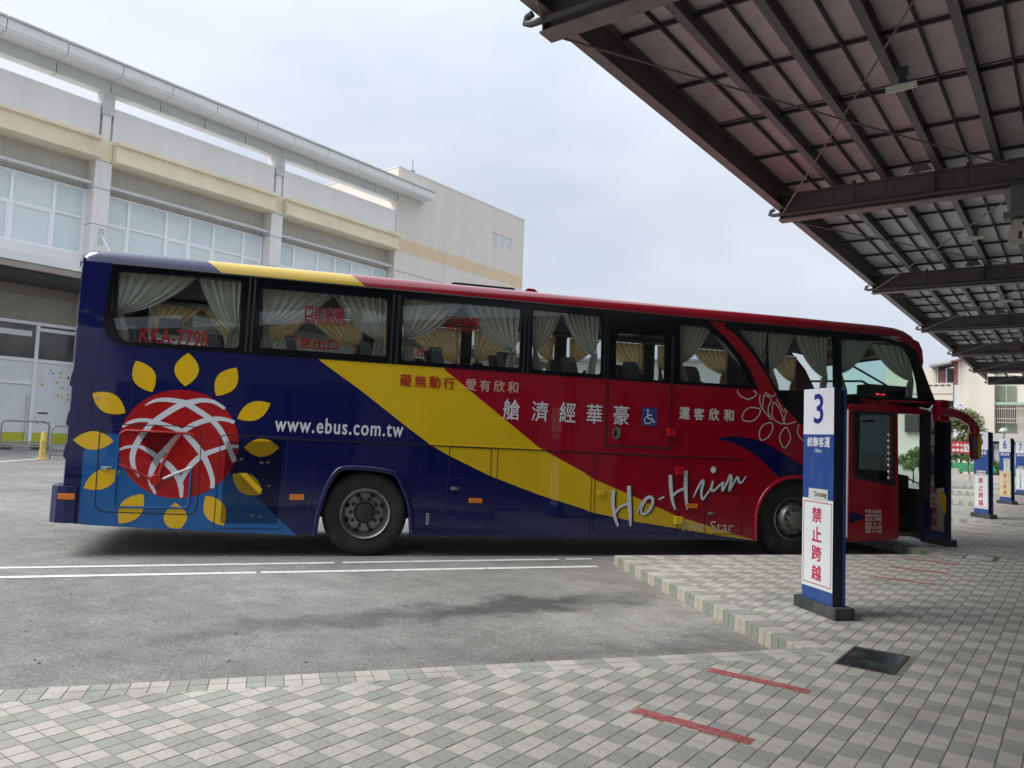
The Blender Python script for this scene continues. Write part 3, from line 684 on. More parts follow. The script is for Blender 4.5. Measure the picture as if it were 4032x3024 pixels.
M['shutter2'] = mat('roller_shutter_grey', (.38, .365, .31), .7, var=.1, vs_=1.5)
M['shopglass'] = mat('shop_glass', (.07, .07, .065), .12, var=.5, vs_=1.1, spec=.6)
M['shopwhite'] = mat('frosted_shop_glass', (.72, .75, .77), .3, var=.05)
M['lime'] = mat('lime_film', (.50, .52, .045), .5, var=.12, vs_=2.2)
M['conc'] = mat('pavement_concrete', (.34, .335, .32), .85, var=.15, vs_=2.5, bump=.2, bs=20)
M['seam'] = mat('dark_joint', (.14, .145, .15), .8)
XB = -31.0
tb = empty('terminal_building', (XB, 13.5, .6)); tag(tb, 'long white tiled terminal building with cream cornices and a flat overhanging roof', 'building')
def bb(a, b, name, m_, parent=tb, bev=0, extra=None):
    o = MB(); off = Vector((-XB, -13.5, -.6)); o.box(tuple(Vector(a)+off), tuple(Vector(b)+off))
    for q in (extra or []): o.box(tuple(Vector(q[0])+off), tuple(Vector(q[1])+off))
    return o.build(name, M[m_], parent, bevel=bev)
bays = [(5.5, 13.5), (13.5, 21.5), (21.5, 29.3)]
cols_y = [5.5, 13.5, 21.5]
bb((-43, 3.0, 0), (-31.15, 29.05, 11.9), 'wall', 'bspan')
for i, (y0, y1) in enumerate(bays):
    a, b = y0+.31, y1-.31 if i < 2 else y1-.1
    bb((-31.4, a-.05, 11.85), (-30.45, b+.05, 13.84), 'parapet', 'btile')
    c = bb((-31.2, a, 11.72), (-30.12, b, 12.32), 'cornice', 'cream', extra=[((-31.2, a-.02, 12.32), (-30.0, b+.02, 12.46)), ((-31.2, a-.02, 11.62), (-30.02, b+.02, 11.72))])
    bb((-31.15, a, 10.56), (-31.0, b, 11.62), 'spandrel', 'bspan')
    # sun louvre over the windows
    n = 5
    for q in range(n):
        l0, l1 = a+(b-a)*q/n, a+(b-a)*(q+1)/n-.012
        bb((-31.0, l0, 10.70), (-30.52, l1, 10.725), 'sun_louvre', 'louvre', extra=[((-30.55, l0, 10.66), (-30.50, l1, 10.76)), ((-30.78, l0, 10.67), (-30.76, l1, 10.70)), ((-30.64, l0, 10.67), (-30.62, l1, 10.70))])
    # window strip
    wy = [[5.9, 7.4, 9.0, 10.63, 12.06, 13.14], [13.95, 14.87, 16.46, 17.5, 18.65, 20.15, 21.1], [21.95, 22.98, 24.42, 25.54, 26.67, 28.14, 29.1]][i]
    wf = bb((-31.1, wy[0]-.05, 10.44), (-30.96, wy[-1]+.05, 10.53), 'window_frame', 'wframe', extra=[((-31.1, wy[0]-.05, 7.92), (-30.96, wy[-1]+.05, 8.02)), ((-31.1, wy[0]-.05, 9.34), (-30.975, wy[-1]+.05, 9.42))])
    for q, y in enumerate(wy): bb((-31.1, y-.055, 8.02), (-30.955, y+.055, 10.44), 'mullion', 'wframe', wf)
    for q in range(len(wy)-1):
        p0, p1 = wy[q]+.055, wy[q+1]-.055
        bb((-31.12, p0, 9.42), (-31.03, p1, 10.44), 'pane', 'frost' if (q+i) % 3 else 'frost2', wf); bb((-31.12, p0, 8.02), (-31.03, p1, 9.34), 'pane', 'frost2' if (q+i) % 2 else 'frost', wf)
        if q % 3 != 1:
            for s_ in ((p0, 8.02, p0+.06, 9.34), (p1-.06, 8.02, p1, 9.34), (p0+.06, 9.28, p1-.06, 9.34)):
                bb((-31.028, s_[0], s_[1]), (-30.99, s_[2], s_[3]), 'sash', 'wframe', wf)
    bb((-31.15, a, 7.35), (-30.9, b, 7.92), 'sill', 'btile')
for y in cols_y+[29.2]:
    if y == 29.2: continue
    cl = bb((-31.3, y-.31, .6), (-30.4, y+.31, 11.66), 'column', 'bcol')
    for z in (11.62, 10.52, 9.1, 7.9, 6.9): bb((-31.0, y-.314, z), (-30.396, y+.314, z+.022), 'joint', 'seam', cl)
    bb((-31.0, y-.29, 11.665), (-30.42, y+.28, 12.5), 'column_head', 'cream', cl)
    bb((-30.9, y-.16, 12.5), (-30.43, y+.16, 13.5), 'upper_shaft', 'btile', cl)
    bb((-31.0, y-.22, 13.5), (-30.36, y+.22, 14.37), 'steel_cap', 'btrim', cl, extra=[((-30.37, y-.006, 13.5), (-30.352, y+.006, 14.37))])
    br_ = bb((-30.4, y-.02, 8.35), (-30.37, y+.2, 8.98), 'bracket_plate', 'btrim', cl)
bb((-30.41, 13.6, 7.3), (-30.405, 13.62, 7.31), 'bolt', 'btrim')
o = MB(); o.tube([(XB*-1-30.36, .12, 8.65-.6), (XB*-1-29.2, 0.42, 7.1-.6)], .045, 8); o.build('stay_rod', M['wframe'], tb, 40)
# roof beam, soffit and fascia in 2 m panels
q = 0; y = 3.57
while y < 29.2:
    y1 = min(y+1.976, 29.25)
    bb((-30.9, y, 14.38), (-30.4, y1, 14.84), 'roof_beam_panel', 'btrim', bev=.01)
    y += 2.0
bb((-30.85, 3.5, 14.42), (-30.45, 29.2, 14.83), 'roof_beam', 'seam'); bb((-30.3, 3.5, 14.91), (-29.55, 31.2, 15.25), 'roof_edge_core', 'seam')
y = 3.57
while y < 31.2:
    y1 = min(y+1.976, 31.26)
    bb((-30.6 if y < 28.9 else -30.35, y, 14.845), (-29.52, y1, 14.9), 'soffit_panel', 'soffit')
    bb((-30.2, y, 14.905), (-29.5, y1, 15.26), 'fascia_panel', 'soffit', bev=.012)
    bb((-30.6, y, 15.27), (-29.44, y1, 15.35), 'coping', 'btrim', bev=.008); y += 2.0
# ground floor: shutter housing, shop glazing, doors
bb((-31.15, 5.8, 5.12), (-31.0, 29.0, 6.7), 'shutter_backing', 'shutter2')
for q in range(26):
    z = 5.14+q*.06; bb((-31.0, 5.8, z), (-30.975, 29.0, z+.048), 'shutter_slat', 'shutter2' if q < 15 else 'shutter')
bb((-31.05, 5.8, 4.98), (-30.9, 29.0, 5.10), 'shutter_rail', 'wframe')
gw = [8.4, 10.0, 11.88, 13.6, 15.4, 17.2, 19.0, 20.8, 22.6, 24.4, 26.2, 28.0]
for q, y in enumerate(gw): bb((-31.08, y-.06, .62), (-30.95, y+.06, 4.98), 'glazing_post', 'wframe')
bb((-31.07, 8.4, 3.62), (-30.96, 28, 3.74), 'glazing_transom', 'wframe'); bb((-31.07, 8.4, 2.78), (-30.96, 11.82, 2.88), 'door_head', 'wframe')
for q in range(len(gw)-1):
    p0, p1 = gw[q]+.06, gw[q+1]-.06
    bb((-31.1, p0, 3.74), (-31.02, p1, 4.98), 'shop_pane', 'shopglass'); bb((-31.1, p0, 1.02), (-31.02, p1, 3.62), 'frosted_pane', 'shopwhite')
    bb((-31.1, p0, .62), (-31.02, p1, 1.02), 'lime_pane', 'lime')
bb((-31.018, 11.94, 4.78), (-30.98, 11.5+1.9, 4.9), 'lamp_strip', 'wframe')
bb((-31.015, 10.6, 4.55), (-31.0, 11.7, 4.75), 'paper_strip', 'shopwhite')
bb((-30.96, 11.7, 2.4), (-30.93, 11.76, .7), 'door_handle', 'btrim')
dotc = [mat('film_dot_a', (.55, .45, .06), .5), mat('film_dot_b', (.2, .4, .62), .5), mat('film_dot_c', (.6, .55, .3), .5)]
dd = [MB(), MB(), MB()]; rnd = random.Random(5)
for q in range(13):
    yy, zz = 12.15+rnd.uniform(0, 1.0), 2.3+rnd.uniform(0, 1.1); c_ = rnd.randrange(3)
    dd[c_].add([(-31.018-XB, yy-13.5+.05*math.cos(a), zz-.6+.05*math.sin(a)) for a in [k*math.pi/4 for k in range(8)]], [tuple(range(8))])
for c_ in range(3): dd[c_].build('film_dots', dotc[c_], tb)
dm_ = MB(); dm_.box((-31.016-XB, 12.1-13.5, 1.72-.6), (-31.014-XB, 12.45-13.5, 1.78-.6)).box((-31.016-XB, 12.1-13.5, 1.36-.6), (-31.014-XB, 12.14-13.5, 1.44-.6)).box((-31.016-XB, 12.32-13.5, 1.38-.6), (-31.014-XB, 12.55-13.5, 1.42-.6)); dm_.build('film_lettering', M['black'], tb)
# entrance canopy along the front
M['dkcan'] = mat('dark_canopy_steel', (.06, .065, .065), .6, var=.25, vs_=2)
bb((-28.1, 2, 6.72), (-28.0, 44, 6.98), 'canopy_fascia', 'soffit', extra=[((-31.1, 2, 6.98), (-28.0, 44, 7.02))])
M['rust'] = mat('rusty_gutter', (.33, .30, .28), .7, var=.15, vs_=1.5, dirt=((.25, .12, .06), .7, (1.5, .6, 4)))
bb((-28.25, 2, 6.50), (-28.05, 44, 6.715), 'canopy_gutter', 'rust')
bb((-30.9, 2, 6.40), (-28.3, 44, 6.5), 'canopy_underside', 'dkcan')
for y in (30.5, 36.5, 43):
    o = bb((-28.9, y-.15, .5), (-28.6, y+.15, 6.4), 'canopy_post', 'btrim')
# pavement and kerb in front of the terminal
M['kerbdark'] = mat('kerb_black', (.09, .09, .088), .8, var=.2); M['kerblight'] = mat('kerb_pale', (.42, .42, .40), .8, var=.15)
pv = MB(); pv.box((-31.2, -5, .2), (-29.1, 30, .62)); pv = pv.build('pavement', M['conc']); tag(pv, kind='structure')
for q in range(50):
    k_ = MB(); y = 1+q*.6; k_.box((-29.1, y, .3), (-28.97, y+.59, .615)); k_.build('kerb_stone', M['kerbdark' if q % 2 else 'kerblight'], pv)

# ------------------------------------------------------------------ tiled stair block beside the terminal
M['stair'] = tile_mat('beige_block_tile', (.74, .685, .62), (.71, .66, .595), (.64, .59, .53), 2.0, .9, .2)
M['stairband'] = tile_mat('ochre_band_tile', (.74, .575, .38), (.71, .55, .36), (.62, .48, .31), 2.0, .9, .2)
sb_ = empty('stair_block', (-30.4, 29.2, .4)); tag(sb_, 'beige tiled windowless block with an ochre band and one small louvred window', 'building')
def sbx(a, b, name, m_, parent=sb_):
    o = MB(); off = Vector((30.4, -29.2, -.4)); o.box(tuple(Vector(a)+off), tuple(Vector(b)+off)); return o.build(name, M[m_], parent)
o = MB(); off = Vector((30.4, -29.2, -.4))
wy0, wy1, wz0, wz1 = 37.7, 40.04, 13.8, 14.7
o.prism([(0, 0), (12.0, 0), (12.0, 15.93), (0, 15.93)], [[(wy0-29.2, wz0-.4), (wy1-29.2, wz0-.4), (wy1-29.2, wz1-.4), (wy0-29.2, wz1-.4)]], lambda u, v_, d: (d, u, v_), -.3, 0)
o.box((-12, 0, 0), (-.3, 12.0, 15.93)); o.build('wall', M['stair'], sb_)
sbx((-42.4, 29.17, 16.33), (-30.37, 41.23, 16.39), 'coping', 'soffit')
sbx((-30.42, 29.2, 11.64), (-30.396, 41.2, 12.39), 'ochre_band', 'stairband')
sbx((-30.42, 29.2, 10.49), (-30.397, 41.2, 10.52), 'joint', 'seam'); sbx((-30.42, 29.2, 8.9), (-30.397, 41.2, 8.93), 'joint', 'seam')
wf = sbx((-30.55, wy0, wz0), (-30.5, wy1, wz1), 'window', 'shopglass')
for q in range(4):
    y = wy0+(wy1-wy0-.06)*q/3; sbx((-30.5, y, wz0), (-30.42, y+.06, wz1), 'window_bar', 'wframe', wf)
for q in range(11):
    z = wz0+.03+q*.08; sbx((-30.49, wy0+.05, z), (-30.445, wy1-.05, z+.05), 'louvre_slat', 'wframe', wf)
o = MB(); o.tube([(-2.0, 3.0, 15.93), (-2.0, 3.05, 16.9)], .09, 6).lathe([(0, 16.9), (.16, 16.92), (.16, 17.0), (.05, 17.05), (.0, 17.06)], (-2.0, 3.05, 0), (0, 0, 1), 10).tube([(-2.0, 3.05, 17.05), (-2.0, 3.07, 17.75)], .02, 5)
o.build('lightning_rod', M['seam'], sb_, 40)

# bollard and railings in front of the terminal
M['yellow'] = mat('bollard_yellow', (.62, .47, .11), .55, var=.12, vs_=8, dirt=((.3, .25, .12), .4, (9, 9, 6)))
p = Vector((-24.1, 9.62, 0)); p = on_plane(164.6, 1809.6, (-24.1, 0, 0), Vector((1, 0, 0))); zb_ = road_z(p.x)
e = empty('bollard', (p.x, p.y, zb_)); b = MB(); b.lathe([(.0, 0), (.17, 0), (.17, .03), (.09, .05), (.085, .3)], (0, 0, 0), (0, 0, 1), 16); b.build('foot', M['yellow'], e, 40)
b = MB(); b.lathe([(.078, .3), (.078, .5), (.083, .52), (.083, .56), (.07, .58), (.07, .76), (.05, .8), (0, .81)], (0, 0, 0), (0, 0, 1), 16); b.build('post', M['yellow'], e, 40)
tag(e, 'faded yellow post on a round foot standing in front of the terminal pavement', 'bollard')
M['railsteel'] = mat('railing_steel', (.32, .29, .28), .4, .5, var=.2, vs_=6)
for (px, py), lab in (((195, 1806), 'grey tube railing beside the yellow post'), ((-2, 1772), 'grey tube railing before the frosted shop doors')):
    p = on_plane(px, py, (-24.3 if px > 100 else -28.6, 0, 0), Vector((1, 0, 0))); e = empty('railing', (p.x, p.y, road_z(p.x)))
    b = MB(); b.tube([(0, 0, 0), (0, 0, .86), (0, .05, .95), (0, .15, .98), (0, 1.3, .98), (0, 1.42, .93), (0, 1.46, .85), (0, 1.46, 0)], .03, 8); b.build('hoop', M['railsteel'], e, 40)
    b = MB(); b.tube([(0, 0, .28), (0, 1.46, .28)], .025, 8).tube([(0, 0, .12), (0, 1.46, .12)], .025, 8); b.build('lower_rails', M['railsteel'], e, 40); tag(e, lab, 'railing')

# ================================================================== FAR END OF THE YARD
M['apt'] = mat('cream_render', (.66, .62, .53), .85, var=.07, vs_=.35, dirt=((.45, .42, .33), .5, (.6, .6, .25)))
M['aptwhite'] = mat('white_render', (.66, .66, .64), .85, var=.04)
M['aptred'] = mat('maroon_trim', (.28, .10, .11), .7, var=.1)
M['olive'] = mat('olive_shutter', (.20, .23, .16), .6, var=.15, vs_=1.5)
M['dkglass'] = mat('dark_opening', (.035, .03, .032), .3, var=.4, vs_=1)
M['railcream'] = mat('cream_grille', (.60, .58, .50), .6)
M['tinroof'] = mat('tin_roof', (.40, .40, .39), .5, var=.15)
M['palegreen'] = mat('pale_green_awning', (.38, .48, .40), .6, var=.08)
ap = empty('apartment_house', (-5.3, 68, 0)); tag(ap, 'cream rendered apartment house with maroon trim and barred windows', 'building')
AO = Vector((5.3, -68, 0))
def ax(a, b, name, m_, parent=ap):
    o = MB(); o.box(tuple(Vector(a)+AO), tuple(Vector(b)+AO)); return o.build(name, M[m_], parent)
ax((-7.49, 68, 0), (-5.33, 80, 9.0), 'wall', 'apt'); ax((-8.02, 68.05, 0), (-7.5, 80, 6.97), 'corner_pier', 'aptwhite'); ax((-8.0, 68.02, 6.98), (-7.72, 80, 8.7), 'maroon_pier', 'aptred')
ax((-7.72, 68.03, 6.98), (-7.5, 80, 8.8), 'upper_pier', 'apt')
o = MB(); o.prism([(-9.5, 8.40), (-7.3, 8.86), (-7.3, 8.98), (-9.5, 8.52)], [], lambda u, v_, d: tuple(Vector((u, 68+d, v_))+AO), -.5, 3); o.build('eave', M['aptred'], ap)
o = MB(); o.prism([(-9.6, 8.32), (-8.1, 8.60), (-8.1, 8.75), (-9.6, 8.47)], [], lambda u, v_, d: tuple(Vector((u, 68+d, v_))+AO), -.9, 2); o.build('tin_awning', M['tinroof'], ap)
ax((-13, 68.6, 0), (-8.03, 80, 8.3), 'balcony_wing', 'apt'); ax((-9.25, 68.4, 7.12), (-8.12, 68.58, 8.3), 'balcony_opening', 'dkglass'); ax((-9.2, 68.3, 7.12), (-9.12, 68.39, 8.35), 'post', 'aptwhite'); ax((-8.6, 68.33, 7.15), (-8.5, 68.39, 8.3), 'post', 'aptwhite')
ax((-9.05, 68.32, 7.15), (-8.62, 68.38, 8.1), 'shutter_leaf', 'aptred')
pr = ax((-12, 67.9, 5.7), (-8.05, 68.3, 7.1), 'balcony_parapet', 'apt'); ax((-12, 67.88, 6.2), (-8.05, 67.9, 6.25), 'maroon_line', 'aptred', pr)
for q in range(5): ax((-8.5-q*.42, 67.88, 6.85), (-8.2-q*.42, 67.895, 6.95), 'vent_slot', 'dkglass', pr)
ax((-11.5, 68.3, 3.2), (-8.15, 68.58, 5.65), 'opening', 'dkglass')
ax((-5.32, 68.8, 0), (6, 80, 12), 'rear_wing', 'apt')
for fl in (3.14, 5.70, 8.6):
    z1 = {3.14: 3.97, 5.70: 6.89, 8.6: 9.8}[fl]
    for x in (-5.25, -1.6, 1.4):
        w_ = ax((x, 68.7, fl), (x+1.27, 68.79, z1), 'window', 'olive'); ax((x+.62, 68.67, fl), (x+.66, 68.7, z1), 'window_bar', 'apt', w_)
for x in (-5.3, -1.7):
    g_ = ax((x-.02, 68.2, 5.42), (x+2.4, 68.75, 5.62), 'awning', 'palegreen'); ax((x, 68.72, 4.06), (x+1.3, 68.79, 5.4), 'window', 'dkglass')
    for z in (4.05, 4.35, 5.1, 5.35): ax((x, 68.3, z), (x+1.9, 68.33, z+.05), 'grille_rail', 'railcream', g_)
    for q in range(16): ax((x+.02+q*.12, 68.27, 4.05), (x+.05+q*.12, 68.30, 5.4), 'grille_bar', 'railcream', g_)
# low concrete shop behind the pillars
M['paleblock'] = mat('pale_block', (.50, .48, .43), .85, var=.1, vs_=.6)
lh = empty('low_shop', (-3.0, 62, 0)); tag(lh, 'low dark fronted shop with a pale parapet behind the bay pillars', 'building')
def lx(a, b, name, m_): 
    o = MB(); o.box(tuple(Vector(a)+Vector((3, -62, 0))), tuple(Vector(b)+Vector((3, -62, 0)))); return o.build(name, M[m_], lh)
lx((-5.2, 62, 2.55), (6, 66, 3.1), 'parapet', 'paleblock'); lx((-5.1, 62.2, 0), (6, 66, 2.54), 'wall', 'dkglass'); lx((-4.9, 62.1, .9), (-4.1, 62.19, 2.3), 'shutter_door', 'tinroof'); lx((-3.8, 62.1, .9), (-2.2, 62.19, 2.3), 'shutter_door', 'tinroof')
lx((-5.3, 61.8, 2.32), (6, 62, 2.38), 'sign_rail', 'seam')
# planter wall, hedge bushes, tree, banner, lamp
wl = MB(); wl.box((-12, 52, 0), (-5.9, 52.35, .72)).box((-5.899, 52, 0), (3, 52.35, .42)); wl = wl.build('planter_wall', M['paleblock']); tag(wl, 'low pale concrete planter wall at the end of the yard', 'wall')
gb = MB(); gb.box((-9, 54.5, .5), (0, 54.56, 1.05)); gb = gb.build('green_hoarding', mat('green_hoarding', (.05, .30, .13), .6, var=.15)); tag(gb, 'low green hoarding behind the planter bushes', 'hoarding')
M['leaf'] = mat('leaf_fresh', (.17, .26, .04), .55, var=.35, vs_=4); M['leaf2'] = mat('leaf_dark', (.08, .13, .03), .6, var=.35, vs_=4); M['leaf3'] = mat('leaf_olive', (.20, .21, .085), .6, var=.35, vs_=3); M['bark'] = mat('bark', (.11, .085, .06), .9, var=.25, vs_=8, bump=.5, bs=20)
def plant(name, loc, h, trunk_h, rx, rz, n, leaf, mats, label, cat, seed, group=None):
    rnd = random.Random(seed); e = empty(name, loc); t = MB()
    t.tube([(0, 0, 0), (rnd.uniform(-.05, .05), 0, trunk_h*.6), (0, 0, trunk_h)], [.05*h/2, .04*h/2, .03*h/2], 7)
    for q in range(7):
        a = rnd.uniform(0, 6.28); t.tube([(0, 0, trunk_h*.8), (math.cos(a)*rx*.5, math.sin(a)*rx*.5, trunk_h+rz*rnd.uniform(.3, 1.0)), (math.cos(a)*rx*.8, math.sin(a)*rx*.8, trunk_h+rz*rnd.uniform(.6, 1.5))], [.022*h/2, .014*h/2, .006*h/2], 5)
    t.build('trunk', M['bark'], e, 40)
    cl = [(rnd.gauss(0, .42)*rx, rnd.gauss(0, .42)*rx, trunk_h+rz+rnd.uniform(-.85, .9)*rz, rnd.uniform(.18, .36)*rx) for _ in range(26)]
    c = MB()
    for q in range(n):
        x, y, z, r_ = rnd.choice(cl); v_ = Vector((rnd.gauss(0, 1), rnd.gauss(0, 1), rnd.gauss(0, .8))); v_ = v_.normalized()*r_*rnd.random()**.4; p = Vector((x, y, z))+v_
        a = Vector((rnd.gauss(0, 1), rnd.gauss(0, 1), rnd.gauss(0, .5))).normalized(); b_ = a.cross(Vector((rnd.gauss(0, 1), rnd.gauss(0, 1), rnd.gauss(0, 1)))).normalized(); s_ = leaf*rnd.uniform(.6, 1.3)
        c.add([p-a*s_, p+b_*s_*.45, p+a*s_, p-b_*s_*.45], [(0, 1, 2, 3)], rnd.choice((0, 0, 1)))
    c.build('crown', [M[mats[0]], M[mats[1]]], e, fix=False); tag(e, label, cat, group); return e
def gp(px, py, Y): return on_y(px, py, Y)
plant('tree', (-6.3, 57, 0), 4, 1.5, 1.9, 1.35, 11000, .085, ('leaf3', 'leaf2'), 'olive green broad tree behind the red prohibition banner', 'tree', 11)
plant('bush', (-5.45, 52.8, .4), 1.2, .75, .42, .3, 1500, .05, ('leaf', 'leaf2'), 'bright green clipped bush in the planter below the red banner', 'bush', 21)
plant('bush', (-6.35, 52.8, .4), 1.2, .7, .4, .3, 1500, .05, ('leaf', 'leaf2'), 'green bush in the planter hard by the coach front', 'bush', 22)
plant('bush', (-4.1, 53.4, .2), 1.2, .3, .6, .4, 1500, .05, ('leaf2', 'leaf'), 'dark low bush behind the planter wall beside pillar 6', 'bush', 23)
pb = gp(3600, 1800, 40); plant('bush', (pb.x-.05, 40, .1), 1.6, .70, .85, .50, 7000, .055, ('leaf', 'leaf2'), 'round bright bush seen through the open coach door', 'bush', 24)
M['banner'] = mat('banner_red', (.42, .02, .045), .5, var=.06); M['bannerwhite'] = mat('banner_white', (.72, .70, .70), .5)
bn = empty('prohibition_banner', (-6.2, 51.6, 0)); bo = Vector((6.2, -51.6, 0))
mpb = lambda u, v_, d: (u+6.2, d, v_)
b = MB(); b.box((-7.3+6.2, 0, 1.62), (-5.2+6.2, .03, 2.30)); pnl = b.build('panel', M['banner'], bn)
b = MB(); b.box((-7.2+6.2, .031, 0), (-7.14+6.2, .07, 2.3)).box((-5.3+6.2, .031, 0), (-5.24+6.2, .07, 2.3)); b.build('posts', M['railsteel'], bn)
b = MB(); chars(b, '行人禁止', [(-6.28+.2*i, 2.11) for i in range(4)], .17, mpb, -.004, 0, .03); chars(b, '穿越車道', [(-6.28+.2*i, 1.80) for i in range(4)], .17, mpb, -.004, 0, .03); b.build('lettering', M['bannerwhite'], pnl)
b = MB(); b.box((-5.56+6.2, -.006, 1.72), (-5.25+6.2, -.002, 2.16)); sq = b.build('pictogram_field', M['bannerwhite'], pnl)
b = MB()
ring = stroke([(-5.405+.13*math.cos(R(a)), 1.94+.17*math.sin(R(a))) for a in range(0, 360, 30)], .022, 3, True)+stroke([(-5.50, 2.06), (-5.31, 1.82)], .022, 3)
ring += stroke([(-5.41, 2.0), (-5.40, 1.93)], .05, 2)+stroke([(-5.40, 1.93), (-5.45, 1.84)], .025, 2)+stroke([(-5.40, 1.93), (-5.36, 1.84)], .025, 2)+stroke([(-5.46, 1.95), (-5.35, 1.97)], .02, 2)
for q in ring: b.add([mpb(p[0], p[1], -.009) for p in q], [(0, 1, 2, 3)])
b.add([mpb(-5.405+.022*math.cos(a*math.pi/4), 2.05+.028*math.sin(a*math.pi/4), -.009) for a in range(8)], [tuple(range(8))]); b.build('no_walking_sign', M['black'], sq)
tag(bn, 'red prohibition banner with white characters and a no walking pictogram', 'sign')
lp = gp(3953, 1740, 46); e = empty('globe_lamp', (lp.x, 46, 0)); M['lampopal'] = mat('opal_lamp', (.72, .72, .70), .4)
b = MB(); b.tube([(0, 0, 0), (0, 0, 2.55)], .035, 8); b.build('post', M['seam'], e, 40); b = MB(); b.lathe([(.045, 2.55), (.05, 2.6), (.075, 2.66), (.075, 2.78), (.05, 2.8)], (0, 0, 0), (0, 0, 1), 12); b.build('lantern', M['lampopal'], e, 40)
b = MB(); b.lathe([(.215, 2.79), (.215, 2.81), (.19, 2.88), (.13, 2.95), (.06, 2.985), (0, 2.99)], (0, 0, 0), (0, 0, 1), 20); b.build('dome_shade', M['lampopal'], e, 40); tag(e, 'white dome shaded post lamp behind bay pillar 6', 'lamp')
rs = gp(*zp('q', 1168, 1045), 66); e = empty('round_sign', (rs.x, 66, 0)); b = MB(); b.tube([(0, .05, 0), (0, .05, rs.z)], .04, 6); b.build('post', M['railsteel'], e, 40)
b = MB(); b.lathe([(0, 0), (.17, 0), (.17, .05), (0, .05)], (0, 0, rs.z), (0, 1, 0), 24); b.build('disc', M['blue'], e); b = MB(); b.box((-.13, -.01, rs.z-.03), (-.01, -.004, rs.z+.08)).box((.01, -.01, rs.z-.03), (.13, -.004, rs.z+.08)).box((-.12, -.01, rs.z-.13), (.12, -.004, rs.z-.05)); b.build('print', M['white'], e)
tag(e, 'small round blue and white sign before the cream house wall', 'sign')
# long pale shed and white van seen through the coach windows
sh = empty('pale_shed', (-60, 120, 0)); tag(sh, 'long pale corrugated shed far beyond the coach windows', 'building')
M['shed'] = mat('shed_cladding', (.55, .56, .53), .6, var=.08, vs_=.2)
b = MB(); b.prism([(-30, 0), (60, 0), (60, 15), (24, 18), (-30, 12.5)], [], lambda u, v_, d: (d, u, v_), -20, 0); b.build('wall', M['shed'], sh)
b = MB(); b.prism([(-30.5, 12.5), (24, 18.05), (60.5, 15.05), (60.5, 15.5), (24, 18.5), (-30.5, 12.95)], [], lambda u, v_, d: (d, u, v_), -20.2, .6); b.build('roof', M['tinroof'], sh)

# ================================================================== THE COACH
TH, TA = R(38.75), R(-.5)
bP = on_z(1435, 2193, 0); be = Vector((math.sin(TH), math.cos(TH), 0)); bn_ = Vector((math.cos(TH), -math.sin(TH), 0))
eu = be*math.cos(TA)+Vector((0, 0, math.sin(TA))); ev = eu.cross(bn_); ev = ev if ev.z > 0 else -ev
coach = empty('coach'); mw = Matrix((eu, -bn_, ev)).transposed().to_4x4(); mw.translation = bP; coach.matrix_world = mw
tag(coach, 'long highdecker coach in navy, yellow and red with its front door open', 'coach')
def U(z, x, y, y0=0.0):
    """zoom pixel -> (along, up) on the coach's near side (local y = y0)"""
    p = on_plane(*zp(z, x, y), bP-bn_*y0, bn_)-bP; return Vector((p.dot(eu), p.dot(ev)))
def UL(z, P, y0=0.0): return [tuple(U(z, x, y, y0)) for x, y in P]
SIDE = lambda u, v_, d: (u, d, v_)
WID = 2.46
